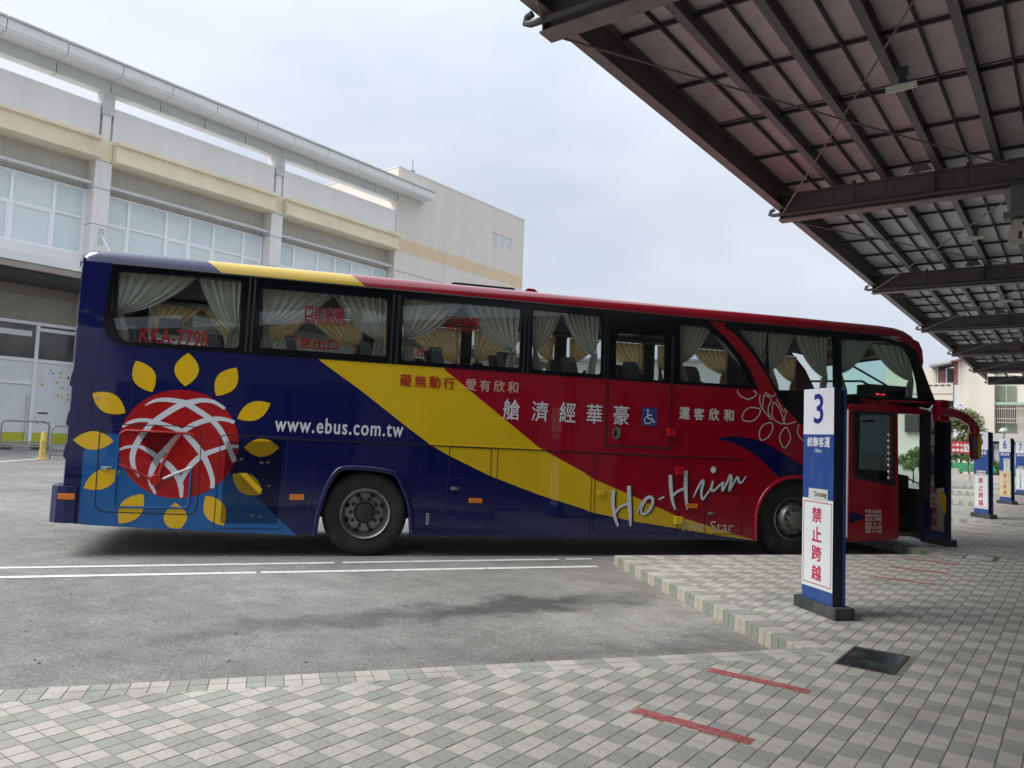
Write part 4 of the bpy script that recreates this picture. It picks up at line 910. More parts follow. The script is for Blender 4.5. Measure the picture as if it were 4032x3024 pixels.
# -- livery paint: colour zones from the coach's own coordinates
def livery():
    mt = bpy.data.materials.new('coach_paint'); mt.use_nodes = True; t = mt.node_tree; n = t.nodes; l = t.links; b = n['Principled BSDF']
    tc_ = n.new('ShaderNodeTexCoord'); sx = n.new('ShaderNodeSeparateXYZ'); l.new(tc_.outputs['Object'], sx.inputs[0]); u, v_ = sx.outputs['X'], sx.outputs['Z']
    def m_(op, a, b_):
        k = n.new('ShaderNodeMath'); k.operation = op
        for i, q in enumerate((a, b_)):
            if isinstance(q, (int, float)): k.inputs[i].default_value = q
            else: l.new(q, k.inputs[i])
        return k.outputs[0]
    def curve(P):
        P = sorted(P); u0, u1 = P[0][0], P[-1][0]; r_ = n.new('ShaderNodeValToRGB'); cr = r_.color_ramp; cr.interpolation = 'LINEAR'
        while len(cr.elements) < len(P): cr.elements.new(.5)
        for e_, (pu, pv) in zip(cr.elements, P):
            e_.position = (pu-u0)/(u1-u0); g = pv/4.0; e_.color = (g, g, g, 1)
        l.new(m_('MULTIPLY', m_('SUBTRACT', u, u0), 1/(u1-u0)), r_.inputs[0]); return m_('MULTIPLY', r_.outputs[0], 4.0)
    yb = [tuple(U(*q)) for q in (('5', 515, 738), ('5', 860, 990), ('5', 1180, 1245), ('5', 1395, 1410), ('6', 1140, 590), ('6', 1475, 755), ('6', 1850, 900), ('6', 2212, 1015), ('8', 245, 835), ('8', 590, 910), ('8', 935, 965), ('8', 1250, 1020), ('8', 1570, 1066))]
    ry = [tuple(U(*q)) for q in (('5', 1500, 808), ('5', 1860, 1105), ('5', 2212, 1395), ('6', 1850, 525), ('6', 2212, 725), ('8', 265, 570), ('8', 620, 725), ('8', 940, 870), ('8', 1550, 1062))]
    cu = yb[0][0]; yb = [(cu-.02, 4.0)]+yb; ry = [(ry[0][0]-.02, 4.0)]+ry
    is_y = m_('GREATER_THAN', v_, curve(yb)); is_r = m_('GREATER_THAN', v_, curve(ry))
    # lower front: past the last point everything is red
    fr = m_('GREATER_THAN', u, ry[-1][0]); is_r = m_('MAXIMUM', is_r, fr); is_y = m_('MAXIMUM', is_y, fr)
    # roof zones
    ya, ra = U('3', 1750, 210), U('2', 800, 1315); s_ = m_('SUBTRACT', u, m_('MULTIPLY', m_('SUBTRACT', 3.42, v_), 1.3)); top = m_('GREATER_THAN', v_, 3.28)
    ry_ = m_('GREATER_THAN', s_, ya.x-.05); rr_ = m_('GREATER_THAN', s_, ra.x-.05)
    def mixf(f, a, b_): return m_('ADD', m_('MULTIPLY', a, m_('SUBTRACT', 1, f)), m_('MULTIPLY', b_, f))
    fy, frd = mixf(top, is_y, ry_), mixf(top, is_r, rr_)
    c1 = n.new('ShaderNodeMix'); c1.data_type = 'RGBA'; l.new(fy, c1.inputs[0]); c1.inputs[6].default_value = (.0045, .007, .068, 1); c1.inputs[7].default_value = (.60, .405, .012, 1)
    c2 = n.new('ShaderNodeMix'); c2.data_type = 'RGBA'; l.new(frd, c2.inputs[0]); l.new(c1.outputs[2], c2.inputs[6]); c2.inputs[7].default_value = (.26, .004, .017, 1)
    z_ = n.new('ShaderNodeTexNoise'); z_.inputs['Scale'].default_value = 1.3; z_.inputs['Detail'].default_value = 6; l.new(tc_.outputs['Object'], z_.inputs['Vector'])
    r_ = n.new('ShaderNodeMapRange'); r_.inputs[3].default_value = .88; r_.inputs[4].default_value = 1.12; l.new(z_.outputs['Fac'], r_.inputs[0])
    sc = n.new('ShaderNodeVectorMath'); sc.operation = 'SCALE'; l.new(c2.outputs[2], sc.inputs[0]); l.new(r_.outputs[0], sc.inputs['Scale']); l.new(sc.outputs[0], b.inputs['Base Color'])
    paint_finish(mt); return mt
def paint_finish(mt):
    t = mt.node_tree; n = t.nodes; l = t.links; b = n['Principled BSDF']
    b.inputs['Roughness'].default_value = .32; b.inputs['Coat Weight'].default_value = .9; b.inputs['Coat Roughness'].default_value = .03; b.inputs['Specular IOR Level'].default_value = .06
    tc_ = n.new('ShaderNodeTexCoord'); w_ = n.new('ShaderNodeTexNoise'); w_.inputs['Scale'].default_value = .9; w_.inputs['Detail'].default_value = 2; l.new(tc_.outputs['Object'], w_.inputs['Vector'])
    bp = n.new('ShaderNodeBump'); bp.inputs['Strength'].default_value = .12; bp.inputs['Distance'].default_value = .05; l.new(w_.outputs['Fac'], bp.inputs['Height']); l.new(bp.outputs[0], b.inputs['Normal']); l.new(bp.outputs[0], b.inputs['Coat Normal'])
    rn = n.new('ShaderNodeTexNoise'); rn.inputs['Scale'].default_value = 3; rn.inputs['Detail'].default_value = 6; l.new(tc_.outputs['Object'], rn.inputs['Vector'])
    rr = n.new('ShaderNodeMapRange'); rr.inputs[3].default_value = .0; rr.inputs[4].default_value = .07; l.new(rn.outputs['Fac'], rr.inputs[0]); l.new(rr.outputs[0], b.inputs['Coat Roughness'])
def paint(name, c):
    mt = mat(name, c, .32, var=.07, vs_=1.5); paint_finish(mt); return mt
M['paint'] = livery(); M['roofpaint'] = livery(); M['roofpaint'].name = 'dusty_roof_paint'; _b = M['roofpaint'].node_tree.nodes['Principled BSDF']; _b.inputs['Specular IOR Level'].default_value = .5; _b.inputs['Roughness'].default_value = .28; _b.inputs['Coat Weight'].default_value = 1.0; _b.inputs['Coat IOR'].default_value = 1.62
M['pblue'] = paint('navy_paint', (.0045, .007, .068)); M['pred'] = paint('red_paint', (.26, .004, .017)); M['pyel'] = paint('amber_film', (.68, .42, .010)); M['plight'] = paint('light_blue_film', (.008, .10, .31))
M['pglobe'] = paint('globe_red_film', (.36, .009, .011)); M['pwhite'] = paint('white_film', (.62, .64, .68)); M['pgrey'] = paint('silver_film', (.56, .55, .53)); M['pgold'] = paint('rose_gold_film', (.52, .31, .23)); M['predtxt'] = paint('red_lettering', (.36, .03, .015)); M['pyel2'] = paint('yellow_paint', (.60, .405, .012))
M['pwred'] = cloth('red_window_lettering', (.24, .012, .016), .25, .02); M['pwfar'] = cloth('red_far_lettering', (.85, .06, .06), .9, .02)
M['pblack'] = mat('black_film', (.008, .008, .01), .35); M['rubber'] = mat('black_window_surround', (.004, .0045, .007), .12, spec=.3); M['seal'] = mat('rubber_seal', (.01, .01, .011), .6)
M['tyre'] = mat('tyre_rubber', (.022, .021, .021), .85, var=.25, vs_=9, dirt=((.07, .065, .06), .6, (5, 5, 5))); M['rim'] = mat('steel_rim', (.30, .29, .27), .38, .8, var=.3, vs_=12); M['rimdark'] = mat('hub_dark', (.03, .028, .027), .6, var=.3, vs_=20)
M['hubsteel'] = mat('hub_cap_steel', (.24, .24, .23), .4, .75, var=.25, vs_=15)
M['amber'] = mat('amber_lens', (.62, .17, .015), .25, coat=.5, var=.12, vs_=30); M['chrome'] = mat('chrome', (.55, .56, .57), .18, .9); M['under'] = mat('underbody', (.012, .012, .013), .9)
M['cgrey'] = cloth('grey_curtain', (.60, .585, .51), .2, .1, 6); M['cgold'] = cloth('gold_curtain', (.60, .46, .24), .55, .2, 9); M['seat'] = mat('seat_fabric', (.055, .058, .065), .85, var=.3, vs_=18); M['seatcloth'] = mat('headrest_cloth', (.16, .17, .18), .85, var=.15, vs_=9)
M['lining'] = mat('coach_lining', (.12, .12, .125), .7, var=.1); M['dash'] = mat('dashboard', (.03, .03, .032), .6, var=.2)
M['cglass'] = glass('coach_glass', (.75, .79, .775)); M['wscreen'] = glass('windscreen_glass', (.74, .88, .84)); M['doorglass'] = glass('door_glass', (.035, .045, .045))
M['dkpanel'] = mat('dark_gloss_panel', (.006, .011, .009), .1, spec=.35); M['mirror'] = mat('mirror_glass', (.75, .78, .8), .03, 1.0); M['led'] = mat('led_red', (1, .03, .05), .5, emit=1.0)

VB = (U('5', 0, 690).y+U('5', 2212, 850).y+U('7', 1570, 772).y)/3          # belt line
VG = (U('5', 0, 85).y+U('7', 0, 115).y+U('7', 2212, 310).y)/3              # gutter line
VM = (U('5', 285, 1352).y+U('8', 0, 348).y)/2
VS = .27                                                                   # skirt
UR = U('x', 252, 1500).x+.09; UF = 8.30                                     # ends of the flat side
hubR = (-.02, .525); hubF = (U('x', 3133, 2048).x, .525)
front_line = UL('f', [(1180, 262), (1300, 300), (1390, 380), (1425, 470), (1480, 620), (1530, 745)])
# wheel-arch openings
archR = UL('6', [(75, 1225), (95, 1080), (160, 870), (250, 720), (330, 688), (460, 690), (600, 705), (720, 742), (780, 850), (830, 1000), (850, 1225)])
archF = [(hubF[0]-.645, VS)]+[(hubF[0]+.645*math.cos(R(180-a)), hubF[1]+.05+.61*math.sin(R(a))) for a in range(0, 181, 15)]+[(hubF[0]+.645, VS)]
DU0, DU1, DV0, DV1 = 7.13, U('d', 862, 800).x, .36, 2.20                  # door opening
swr = U('r', 1060, 790)
low = [(UR, VB), (UR, .36)]+UL('4', [(315, 1420), (700, 1465), (1100, 1507), (1250, 1520)])[0:0]+[(-3.1, .335), (-2.3, .30), (-1.3, VS), (archR[0][0], VS)]+archR[1:-1]+[(archR[-1][0], VS), (archF[0][0], VS)]+archF[1:-1]+[(archF[-1][0], VS), (DU0, VS), (DU0, DV0+1.3)]
# lower boundary of the front quarter glazing
qg = UL('r', [(1250, 810), (1350, 970), (1460, 1080), (1560, 1200)]); qend = qg[-1]
panel = low+[(DU0, 1.72), (qend[0], qend[1])]+qg[-2::-1]+[(swr.x, VB)]
body = MB(); body.prism(panel, [], SIDE, 0, .05); body.build('side_panel', M['paint'], coach)
# front post, between door opening and nose
fp = [(DU1, DV0), (UF-.02, DV0), (UF+.1, .9), (UF+.12, 1.6), (UF+.06, 2.28), (DU0, 2.40), (DU0, DV1), (DU1, DV1)]
b = MB(); b.prism(fp, [], SIDE, 0, .06); b.build('front_post', M['pred'], coach)
b = MB(); b.prism([(DU1-.005, VS+.02), (UF+.1, VS+.05), (UF+.13, .75), (UF+.02, .93), (DU1-.005, .93)], [], SIDE, -.012, .05); b.build('front_corner_panel', M['pblue'], coach, bevel=.006)
b = MB(); b.sheet(spline([U('d', 992, 1068), U('d', 1045, 1105), U('d', 1050, 1180), U('d', 1040, 1275), U('d', 1010, 1200), U('d', 995, 1130)], 5, True), [], SIDE, -.004); b.build('yellow_flash', M['pyel2'], coach)
b = MB(); b.prism(round_poly(UL('d', [(952, 442), (1040, 452), (1045, 1040), (948, 1048)]), .04), [], SIDE, -.006, .0); b.build('corner_window', M['dkpanel'], coach)
b = MB(); b.box((DU1-.03, -.004, DV0+.02), (U('d', 915, 800).x, .07, DV1+.06)); b.build('door_post', M['seal'], coach)
# -- black window band with its openings
W = {}
W[1] = UL('3', [(905, 240), (1920, 305), (1888, 848), (985, 792), (930, 730), (880, 560)])
W[2] = UL('5', [(60, 170), (1055, 255), (1045, 712), (32, 640)]); W[3] = UL('5', [(1182, 250), (2115, 335), (2103, 803), (1168, 742)])
W[4] = UL('w', [(1105, 388), (1858, 462), (1843, 1093), (1087, 1033)]); W[5] = UL('7', [(455, 330), (842, 352), (838, 703), (453, 678)])
W[6] = UL('r', [(215, 75), (500, 98), (690, 255), (840, 440), (940, 610), (1000, 745), (215, 692)]); W[7] = UL('r', [(830, 128), (1885, 218), (1890, 800), (1265, 790), (1140, 545), (1000, 330)])
W[8] = UL('f', [(802, 262), (1180, 292), (1290, 330), (1345, 420), (1390, 600), (1405, 738), (850, 695), (812, 690)])
def setv(P, top, bot):          # level the window heads and sills
    ys_ = [p[1] for p in P]; mid = (max(ys_)+min(ys_))/2; return P
band = [(U('3', 888, 200).x, VG)]+UL('3', [(880, 240), (862, 350), (832, 560), (822, 680), (850, 762), (960, 822)])+[(swr.x, VB-.001)]
redL = UL('r', [(555, 75), (700, 210), (850, 380), (960, 540), (1060, 790)]); redR = UL('r', [(690, 85), (830, 200), (960, 340), (1060, 480), (1150, 620), (1250, 810)])
band1 = band+redL[::-1][1:]+[(redL[0][0]-.04, VG)]
def shrink(P, d):
    c = sum((Vector(p) for p in P), Vector((0, 0)))/len(P); return [tuple(Vector(p)+(c-Vector(p)).normalized()*d) for p in P]
holes1 = [round_poly(W[i], .05 if i != 1 else .06) for i in (1, 2, 3, 4, 5, 6)]
b = MB(); b.prism(band1, holes1, SIDE, -.006, .03); b.build('window_surround', M['rubber'], coach)
band2 = [(redR[0][0], VG)]+redR[1:]+qg[1:]+[(DU0, 1.73), (DU0, 2.41), (UF+.05, 2.30)]+[tuple(p) for p in front_line[::-1]]+[(front_line[0][0]-.3, VG)]
holes2 = [round_poly(W[7], .04), round_poly(W[8], .05)]
b = MB(); b.prism(band2, holes2, SIDE, -.006, .03); b.build('front_window_surround', M['dkpanel'], coach)
b = MB(); b.prism([(redL[0][0]-.1, VG+.01)]+redL+[(swr.x+.0, VB-.003), tuple(qg[0])]+redR[::-1][1:]+[(redR[0][0]+.12, VG+.01)], [], SIDE, -.002, .025); b.build('red_sweep', M['pred'], coach)
# window pillars / rubber ribs between panes
for z, x, y0, y1 in (('3', 1965, 285, 880), ('3', 2005, 290, 885), ('5', 1095, 215, 765), ('5', 1140, 220, 770), ('w', 1010, 355, 1080), ('w', 1055, 362, 1085), ('w', 1885, 440, 1140), ('7', 905, 340, 720)):
    a, c = U(z, x, y0), U(z, x, y1); b = MB(); uu = (a.x+c.x)/2; b.box((uu-.012, -.014, c.y+.0), (uu+.012, -.0065, a.y)); b.build('pillar_rib', M['seal'], coach)
b = MB(); b.prism([(UR, VB), (UR, VG+.01), (U('3', 888, 200).x, VG+.01)]+UL('3', [(880, 240), (862, 350), (832, 560), (822, 680), (850, 762), (960, 822)])+[(UR+1.2, VB)], [], SIDE, -.001, .05); b.build('rear_quarter_panel', M['paint'], coach)
b = MB(); b.tube([(UR+.3, -.012, VG+.005), (2, -.012, VG+.005), (front_line[0][0], -.012, VG+.002)], .013, 6); b.build('gutter_strip', M['seal'], coach)
for i, P in W.items():
    b = MB(); b.sheet(round_poly(P, .05), [], SIDE, .012); b.build('window', M['cglass'] if i not in (8,) else M['wscreen'], coach)
# -- roof swept along the coach
prof = [(0, VG+.002), (.004, VG+.06), (.02, VG+.11), (.055, VG+.15), (.11, VG+.175), (.3, VG+.195), (.8, VG+.21), (WID/2, VG+.215)]
prof = prof+[(WID-y, z) for y, z in prof[-2::-1]]
rows = []
stations = [(UR-.04, -.19, .03), (UR-.01, -.09, .012), (UR+.05, -.02, 0), (UR+.14, 0, 0), (0, .0, 0), (3, .005, 0), (6, .01, 0), (7.0, 0, 0), (7.5, .0, .0), (7.75, -.012, 0), (7.92, -.04, .0), (8.05, -.095, .0), (8.12, -.16, .002), (8.165, -.26, .004), (8.19, -.36, .006)]
for uu, dz, ins in stations:
    k = max(0, 1-abs(dz)*0)
    rows.append([(uu+(.22*(1-abs((y-WID/2)/(WID/2))**3) if uu > 7.3 else 0)*(1 if uu > 7.6 else .4)-(.08*(1-abs((y-WID/2)/(WID/2))**6) if uu < UR+.03 else 0), ins+y*(WID-2*ins)/WID, (VG+(z-VG)*max(.25, 1+dz*1.2)+dz*.9 if uu > 6.5 else z+dz*(0 if z < VG+.01 else 1)*.8)) for y, z in prof])
b = MB(); b.grid(rows); b.build('roof', M['roofpaint'], coach, 50)
b = MB(); p0, p1 = U('w', 225, 140), U('w', 830, 205); b.prism(round_poly([(p0.x, VG+.19), (p1.x+.25, VG+.19), (p1.x+.2, VG+.275), (p0.x+.08, VG+.275)], .03), [], SIDE, .45, 1.9); b.build('roof_unit', M['pblack'], coach)
p2 = U('w', 990, 215); b = MB(); b.prism([(p2.x+.1, VG+.19), (p2.x+.45, VG+.19), (p2.x+.3, VG+.3), (p2.x+.2, VG+.3)], [], SIDE, .5, .8); b.build('roof_hatch', M['pred'], coach)
# -- rear end: rounded corner, back panel, bumper
def back_u(y, k=.10): t = (y-WID/2)/(WID/2); return -(1-abs(t)**6)*k
rows = []
for v_ in (.36, .8, 1.5, 2.2, 2.9, VG-.1, VG+.07):
    rows.append([(UR+back_u(WID*i/40), WID*i/40, v_) for i in range(41)])
b = MB(); b.grid(rows); b.build('rear_panel', M['pblue'], coach, 60)
cb0 = U('4', 318, 1135)
bl = [(cb0.x, 0)]+[(UR-.02+.09*math.cos(R(a)), .07+.1*math.sin(R(a))) for a in range(-90, -181, -15)]+[(UR-.115, WID-.07)]
b = MB(); b.prism([(cb0.x, -.035), (UR+.04, -.035), (UR-.06, .0), (UR-.14, .09), (UR-.17, .4), (UR-.19, 1.2), (UR-.17, WID-.4), (UR-.1, WID+.0), (UR+.1, WID+.03), (cb0.x, WID+.03)], [], lambda u, v_, d: (u, v_, d), .355, cb0.y); bp_ = b.build('rear_bumper', M['pblue'], coach, bevel=.03)
# rear light ribs on the corner
for z in (2.0, 1.55, 1.18):
    b = MB(); b.prism(round_poly([(UR-.035, z-.09), (UR+.01, z-.11), (UR+.01, z+.11), (UR-.02, z+.05)], .03), [], lambda u, v_, d: (u, d, v_), .004, .1); b.build('corner_lamp_rib', M['pblue'], coach, bevel=.02)
# -- front end: bulging windscreens and nose
def nose(y): t = (y-WID/2)/(WID/2); return .30*(1-abs(t)**3.2)
def fline(v_):
    P = sorted([(p[1], p[0]) for p in front_line]+[(2.28, UF+.07), (1.6, UF+.12), (.9, UF+.1), (.3, UF+.02)])
    for (a, ua), (c, uc) in zip(P, P[1:]):
        if a <= v_ <= c: return ua+(uc-ua)*(v_-a)/(c-a)
    return P[-1][1] if v_ > P[-1][0] else P[0][1]
def front(v0, v1, name, m_, n=8, off=0.0):
    rows = [[(fline(v0+(v1-v0)*j/n)+off+nose(WID*i/32), WID*i/32, v0+(v1-v0)*j/n) for i in range(33)] for j in range(n+1)]
    b_ = MB(); b_.grid(rows); return b_.build(name, m_, coach, 60)
front(.3, 1.05, 'nose_panel', M['pred']); front(.3, 1.05, 'nose_lining', M['dash'], 4, -.06); front(1.05, 2.25, 'lower_windscreen', M['wscreen']); front(2.25, 2.42, 'windscreen_divider', M['pred'], 3, .01); front(2.42, front_line[0][1]-.1, 'upper_windscreen', M['wscreen'], 8)
b = MB()
for q in (.35, .8, 1.25): b.box((UF+.05+.25, q, 1.02), (UF+.06+.3, q+.02, 1.07))
b.tube([(UF+.45, .5, 1.1), (UF+.44, 1.0, 1.25), (UF+.4, 1.5, 1.15)], .012, 6); b.build('wiper', M['pblack'], coach)
b = MB(); b.prism(UL('f', [(1200, 262), (1330, 252), (1400, 285), (1428, 350), (1436, 440), (1424, 500), (1410, 430), (1376, 345), (1300, 296)]), [], SIDE, -.009, .06); b.build('roof_corner', M['pred'], coach, bevel=.006)
# -- mirror arm
arm = [U('d', 985, 378, -.1), U('d', 1060, 380, -.1), U('d', 1150, 398, -.1), U('d', 1240, 440, -.1), U('d', 1300, 495, -.1), U('d', 1316, 575, -.1)]
b = MB(); b.tube([(p.x, -.07, p.y) for i, p in enumerate(spline(arm, 4))], [.10]*3+[.092]*5+[.084]*5+[.075]*8, 12, flat=.8); ma = b.build('mirror_arm', M['pred'], coach, 50)
b = MB(); P = round_poly(UL('d', [(1272, 560), (1350, 560), (1352, 790), (1285, 800)], -.1), .05); b.prism(P, [], SIDE, -.10, -.04); b.build('housing', M['pred'], ma, bevel=.02); b = MB(); b.prism(round_poly(UL('d', [(1326, 575), (1356, 575), (1356, 780), (1329, 790)], -.1), .03), [], SIDE, -.108, -.05); b.build('housing_flash', M['pyel2'], ma, bevel=.008)
b = MB(); P = round_poly(UL('d', [(1274, 600), (1300, 580), (1318, 600), (1320, 780), (1290, 790)], -.1), .03); b.sheet(P, [], SIDE, -.107); b.build('mirror_glass', M['mirror'], ma)
b = MB(); P = UL('d', [(1185, 460), (1230, 480), (1280, 525), (1240, 510)]); b.sheet(P, [], SIDE, -.17); b.build('spot_mirror', M['mirror'], ma)
c0 = U('d', 1015, 375); b = MB(); b.lathe([(0, -.02), (.05, -.02), (.06, 0), (.06, .05)], (c0.x, -.13, c0.y), (0, 1, 0), 16); b.build('pivot_cap', M['chrome'], ma, 40)
b = MB(); b.box((c0.x-.14, -.10, c0.y-.17), (c0.x+.06, .05, c0.y+.17)); b.build('arm_mount', M['pred'], coach, bevel=.03)

# -- decals: all flat films on the side panel, a few tenths of a millimetre apart
def decal(P, name, m_, d, holes=()):
    b_ = MB(); b_.sheet(P, list(holes), SIDE, -d); return b_.build(name, m_, coach)
def ellip(z, x0, y0, x1, y1, n=56):
    a, c = U(z, x0, y0), U(z, x1, y1); return [((a.x+c.x)/2+abs(c.x-a.x)/2*math.cos(2*math.pi*i/n), (a.y+c.y)/2+abs(c.y-a.y)/2*math.sin(2*math.pi*i/n)) for i in range(n)]
lb = UL('4', [(362, 846), (545, 720), (800, 722), (1480, 1000), (1560, 1070), (2050, 1527)])+[(-1.3+.05, VS+.003), (-2.3, .303), (-3.1, .338)]+[(U('4', 316, 1418).x, .352)]
decal(lb, 'light_blue_field', M['plight'], .0015)
gcen = U('4', 1112, 800); gl_, gr_, gt_, gb_ = U('4', 634, 800).x, U('4', 1590, 800).x, U('4', 1112, 370).y, U('4', 1112, 1232).y
GR = ((gr_-gl_)/2, (gt_-gb_)/2); GC = Vector(((gl_+gr_)/2, (gt_+gb_)/2))
gpts = [(GC.x+GR[0]*math.cos(2*math.pi*i/72), GC.y+GR[1]*math.sin(2*math.pi*i/72)) for i in range(72)]
decal(gpts, 'globe_disc', M['pglobe'], .0028)
def leaf_poly(z, p, q, wr, n=9):
    a, c = U(z, *p), U(z, *q); d = c-a; nn = Vector((-d.y, d.x)); return [tuple(a+d*(i/n)+nn*wr*.5*(math.sin(math.pi*i/n)**.85)) for i in range(n+1)]+[tuple(a+d*(1-i/n)-nn*wr*.5*(math.sin(math.pi*i/n)**.85)) for i in range(1, n)]
leaves = [((1190, 80), (1165, 345), .68), ((775, 142), (905, 390), .60), ((430, 398), (693, 555), .54), ((278, 768), (600, 778), .51), ((360, 1150), (648, 1012), .52), ((642, 1432), (832, 1196), .60),
          ((1085, 1265), (1090, 1500), .74), ((1470, 1446), (1330, 1208), .58), ((1540, 1040), (1775, 1198), .56), ((1628, 828), (1910, 832), .54), ((1578, 600), (1840, 480), .53), ((1410, 420), (1572, 197), .60)]
for p, q, r_ in leaves: decal([(x, max(y, VS+.012+max(0, (-1.3-x)*.034))) for x, y in leaf_poly('4', p, q, r_)], 'leaf_emblem', M['pyel'], .0042)
bands = [([(850, 495), (920, 460), (1010, 450), (1120, 464), (1180, 484), (1280, 545), (1380, 615), (1450, 700), (1500, 800), (1555, 940)], [8, 26, 36, 42, 48, 46, 44, 44, 42, 40]),
         ([(1480, 522), (1400, 472), (1310, 455), (1230, 466), (1130, 492), (1020, 555), (910, 632), (840, 710), (780, 800), (748, 900), (760, 990), (802, 1062)], [24, 30, 36, 46, 52, 50, 46, 46, 48, 44, 34, 8]),
         ([(670, 665), (750, 622), (850, 612), (960, 636), (1050, 665), (1140, 704), (1220, 780), (1300, 880), (1350, 980), (1380, 1080), (1378, 1150)], [20, 30, 32, 36, 38, 42, 48, 50, 44, 38, 34]),
         ([(1555, 630), (1480, 606), (1400, 602), (1290, 626), (1190, 672), (1100, 745), (1010, 845), (950, 915), (905, 1000), (890, 1100), (930, 1195)], [30, 34, 40, 46, 44, 40, 46, 54, 48, 36, 18]),
         ([(635, 852), (700, 826), (800, 822), (870, 852), (960, 915), (1040, 975), (1100, 1050), (1130, 1130), (1135, 1225)], [16, 24, 26, 36, 44, 48, 50, 44, 22]),
         ([(1588, 820), (1500, 822), (1400, 852), (1300, 892), (1220, 960), (1160, 1040), (1128, 1110)], [26, 34, 40, 46, 44, 40, 30])]
sc4 = (U('4', 1200, 800)-U('4', 1100, 800)).length/100
b = MB()
for i, (P, wd) in enumerate(bands):
    for q in stroke([U('4', *p) for p in P], [w_*sc4 for w_ in wd], 5): b.add([SIDE(p[0], p[1], -.0052-.0004*i) for p in q], [(0, 1, 2, 3)])
b.build('globe_bands', M['pwhite'], coach)
# perforated grilles: black perforations over the print
def perf():
    mt = bpy.data.materials.new('perforated_grille'); mt.use_nodes = True; t = mt.node_tree; n = t.nodes; l = t.links; n.clear()
    o = n.new('ShaderNodeOutputMaterial'); mx_ = n.new('ShaderNodeMixShader'); tr = n.new('ShaderNodeBsdfTransparent'); df = n.new('ShaderNodeBsdfDiffuse'); df.inputs[0].default_value = (.006, .006, .009, 1)
    tc_ = n.new('ShaderNodeTexCoord'); vo = n.new('ShaderNodeTexVoronoi'); vo.voronoi_dimensions = '2D'; vo.inputs['Randomness'].default_value = 0; vo.inputs['Scale'].default_value = 48
    sx = n.new('ShaderNodeSeparateXYZ'); cx_ = n.new('ShaderNodeCombineXYZ'); l.new(tc_.outputs['Object'], sx.inputs[0])
    a1 = n.new('ShaderNodeMath'); a1.operation = 'ADD'; a2 = n.new('ShaderNodeMath'); a2.operation = 'SUBTRACT'
    l.new(sx.outputs['X'], a1.inputs[0]); l.new(sx.outputs['Z'], a1.inputs[1]); l.new(sx.outputs['X'], a2.inputs[0]); l.new(sx.outputs['Z'], a2.inputs[1]); l.new(a1.outputs[0], cx_.inputs[0]); l.new(a2.outputs[0], cx_.inputs[1])
    l.new(cx_.outputs[0], vo.inputs['Vector']); lt = n.new('ShaderNodeMath'); lt.operation = 'LESS_THAN'; lt.inputs[1].default_value = .37; l.new(vo.outputs['Distance'], lt.inputs[0])
    l.new(lt.outputs[0], mx_.inputs[0]); l.new(tr.outputs[0], mx_.inputs[1]); l.new(df.outputs[0], mx_.inputs[2]); l.new(mx_.outputs[0], o.inputs[0]); return mt
M['perf'] = perf()
decal(round_poly(UL('4', [(790, 712), (1135, 715), (930, 985)]), .02), 'engine_grille', M['perf'], .009)
decal(round_poly(UL('4', [(1490, 775), (1940, 782), (1895, 1430), (1440, 1428)]), .03), 'radiator_grille', M['perf'], .009)
decal(UL('4', [(1590, 1030), (1650, 1030), (1777, 1160), (1750, 1197)]), 'yellow_bar', M['pyel'], .011)
b = MB()
for x, y, s_ in ((1770, 950, 34), (1820, 945, 30), (1700, 1365, 34), (1755, 1375, 26), (1830, 1130, 26), (1610, 920, 30)):
    c0 = U('4', x, y); s2 = s_*sc4*.6; b.add([SIDE(c0.x+s2*math.cos(R(a+x)), -0, 0) if False else SIDE(c0.x+s2*math.cos(R(a+x)), c0.y+s2*.8*math.sin(R(a+x)), -.0085) for a in (0, 70, 140, 200, 270)], [(0, 1, 2, 3, 4)])
b.build('fan_blade_glint', M['hubsteel'], coach)
# pressed ribs of the engine hatch
def ribs(z, P, r_, name, m_, closed=False, d=.012):
    pts = [U(z, *p) for p in P]; b_ = MB(); S_ = [(p.x, -d, p.y) for p in pts]
    if closed: S_ = S_+S_[:2]
    b_.tube(S_, r_, 8); return b_.build(name, m_, coach, 50)
ribs('4', [(640, 960), (760, 1010), (900, 1080)], .016, 'hatch_rib', M['pglobe']); ribs('4', [(1140, 720), (1060, 830), (990, 950), (955, 1060)], .018, 'hatch_rib', M['pglobe']); ribs('4', [(1220, 985), (1100, 1030), (970, 1085)], .016, 'hatch_rib', M['pwhite'])
ribs('4', [(650, 720), (700, 692), (1160, 715), (1220, 722), (1240, 740)], .014, 'hatch_rib', M['pglobe']); ribs('4', [(610, 1290), (640, 1300), (1160, 1306), (1190, 1290), (1215, 1000)], .012, 'hatch_rib', M['plight']); ribs('4', [(640, 740), (625, 1000), (600, 1270), (612, 1292)], .012, 'hatch_rib', M['plight'])
hb = U('4', 938, 1085); b = MB(); b.lathe([(0, -.05), (.055, -.05), (.07, -.03), (.07, 0)], (hb.x, 0, hb.y), (0, 1, 0), 20); b.build('hatch_boss', M['pglobe'], coach, 40)
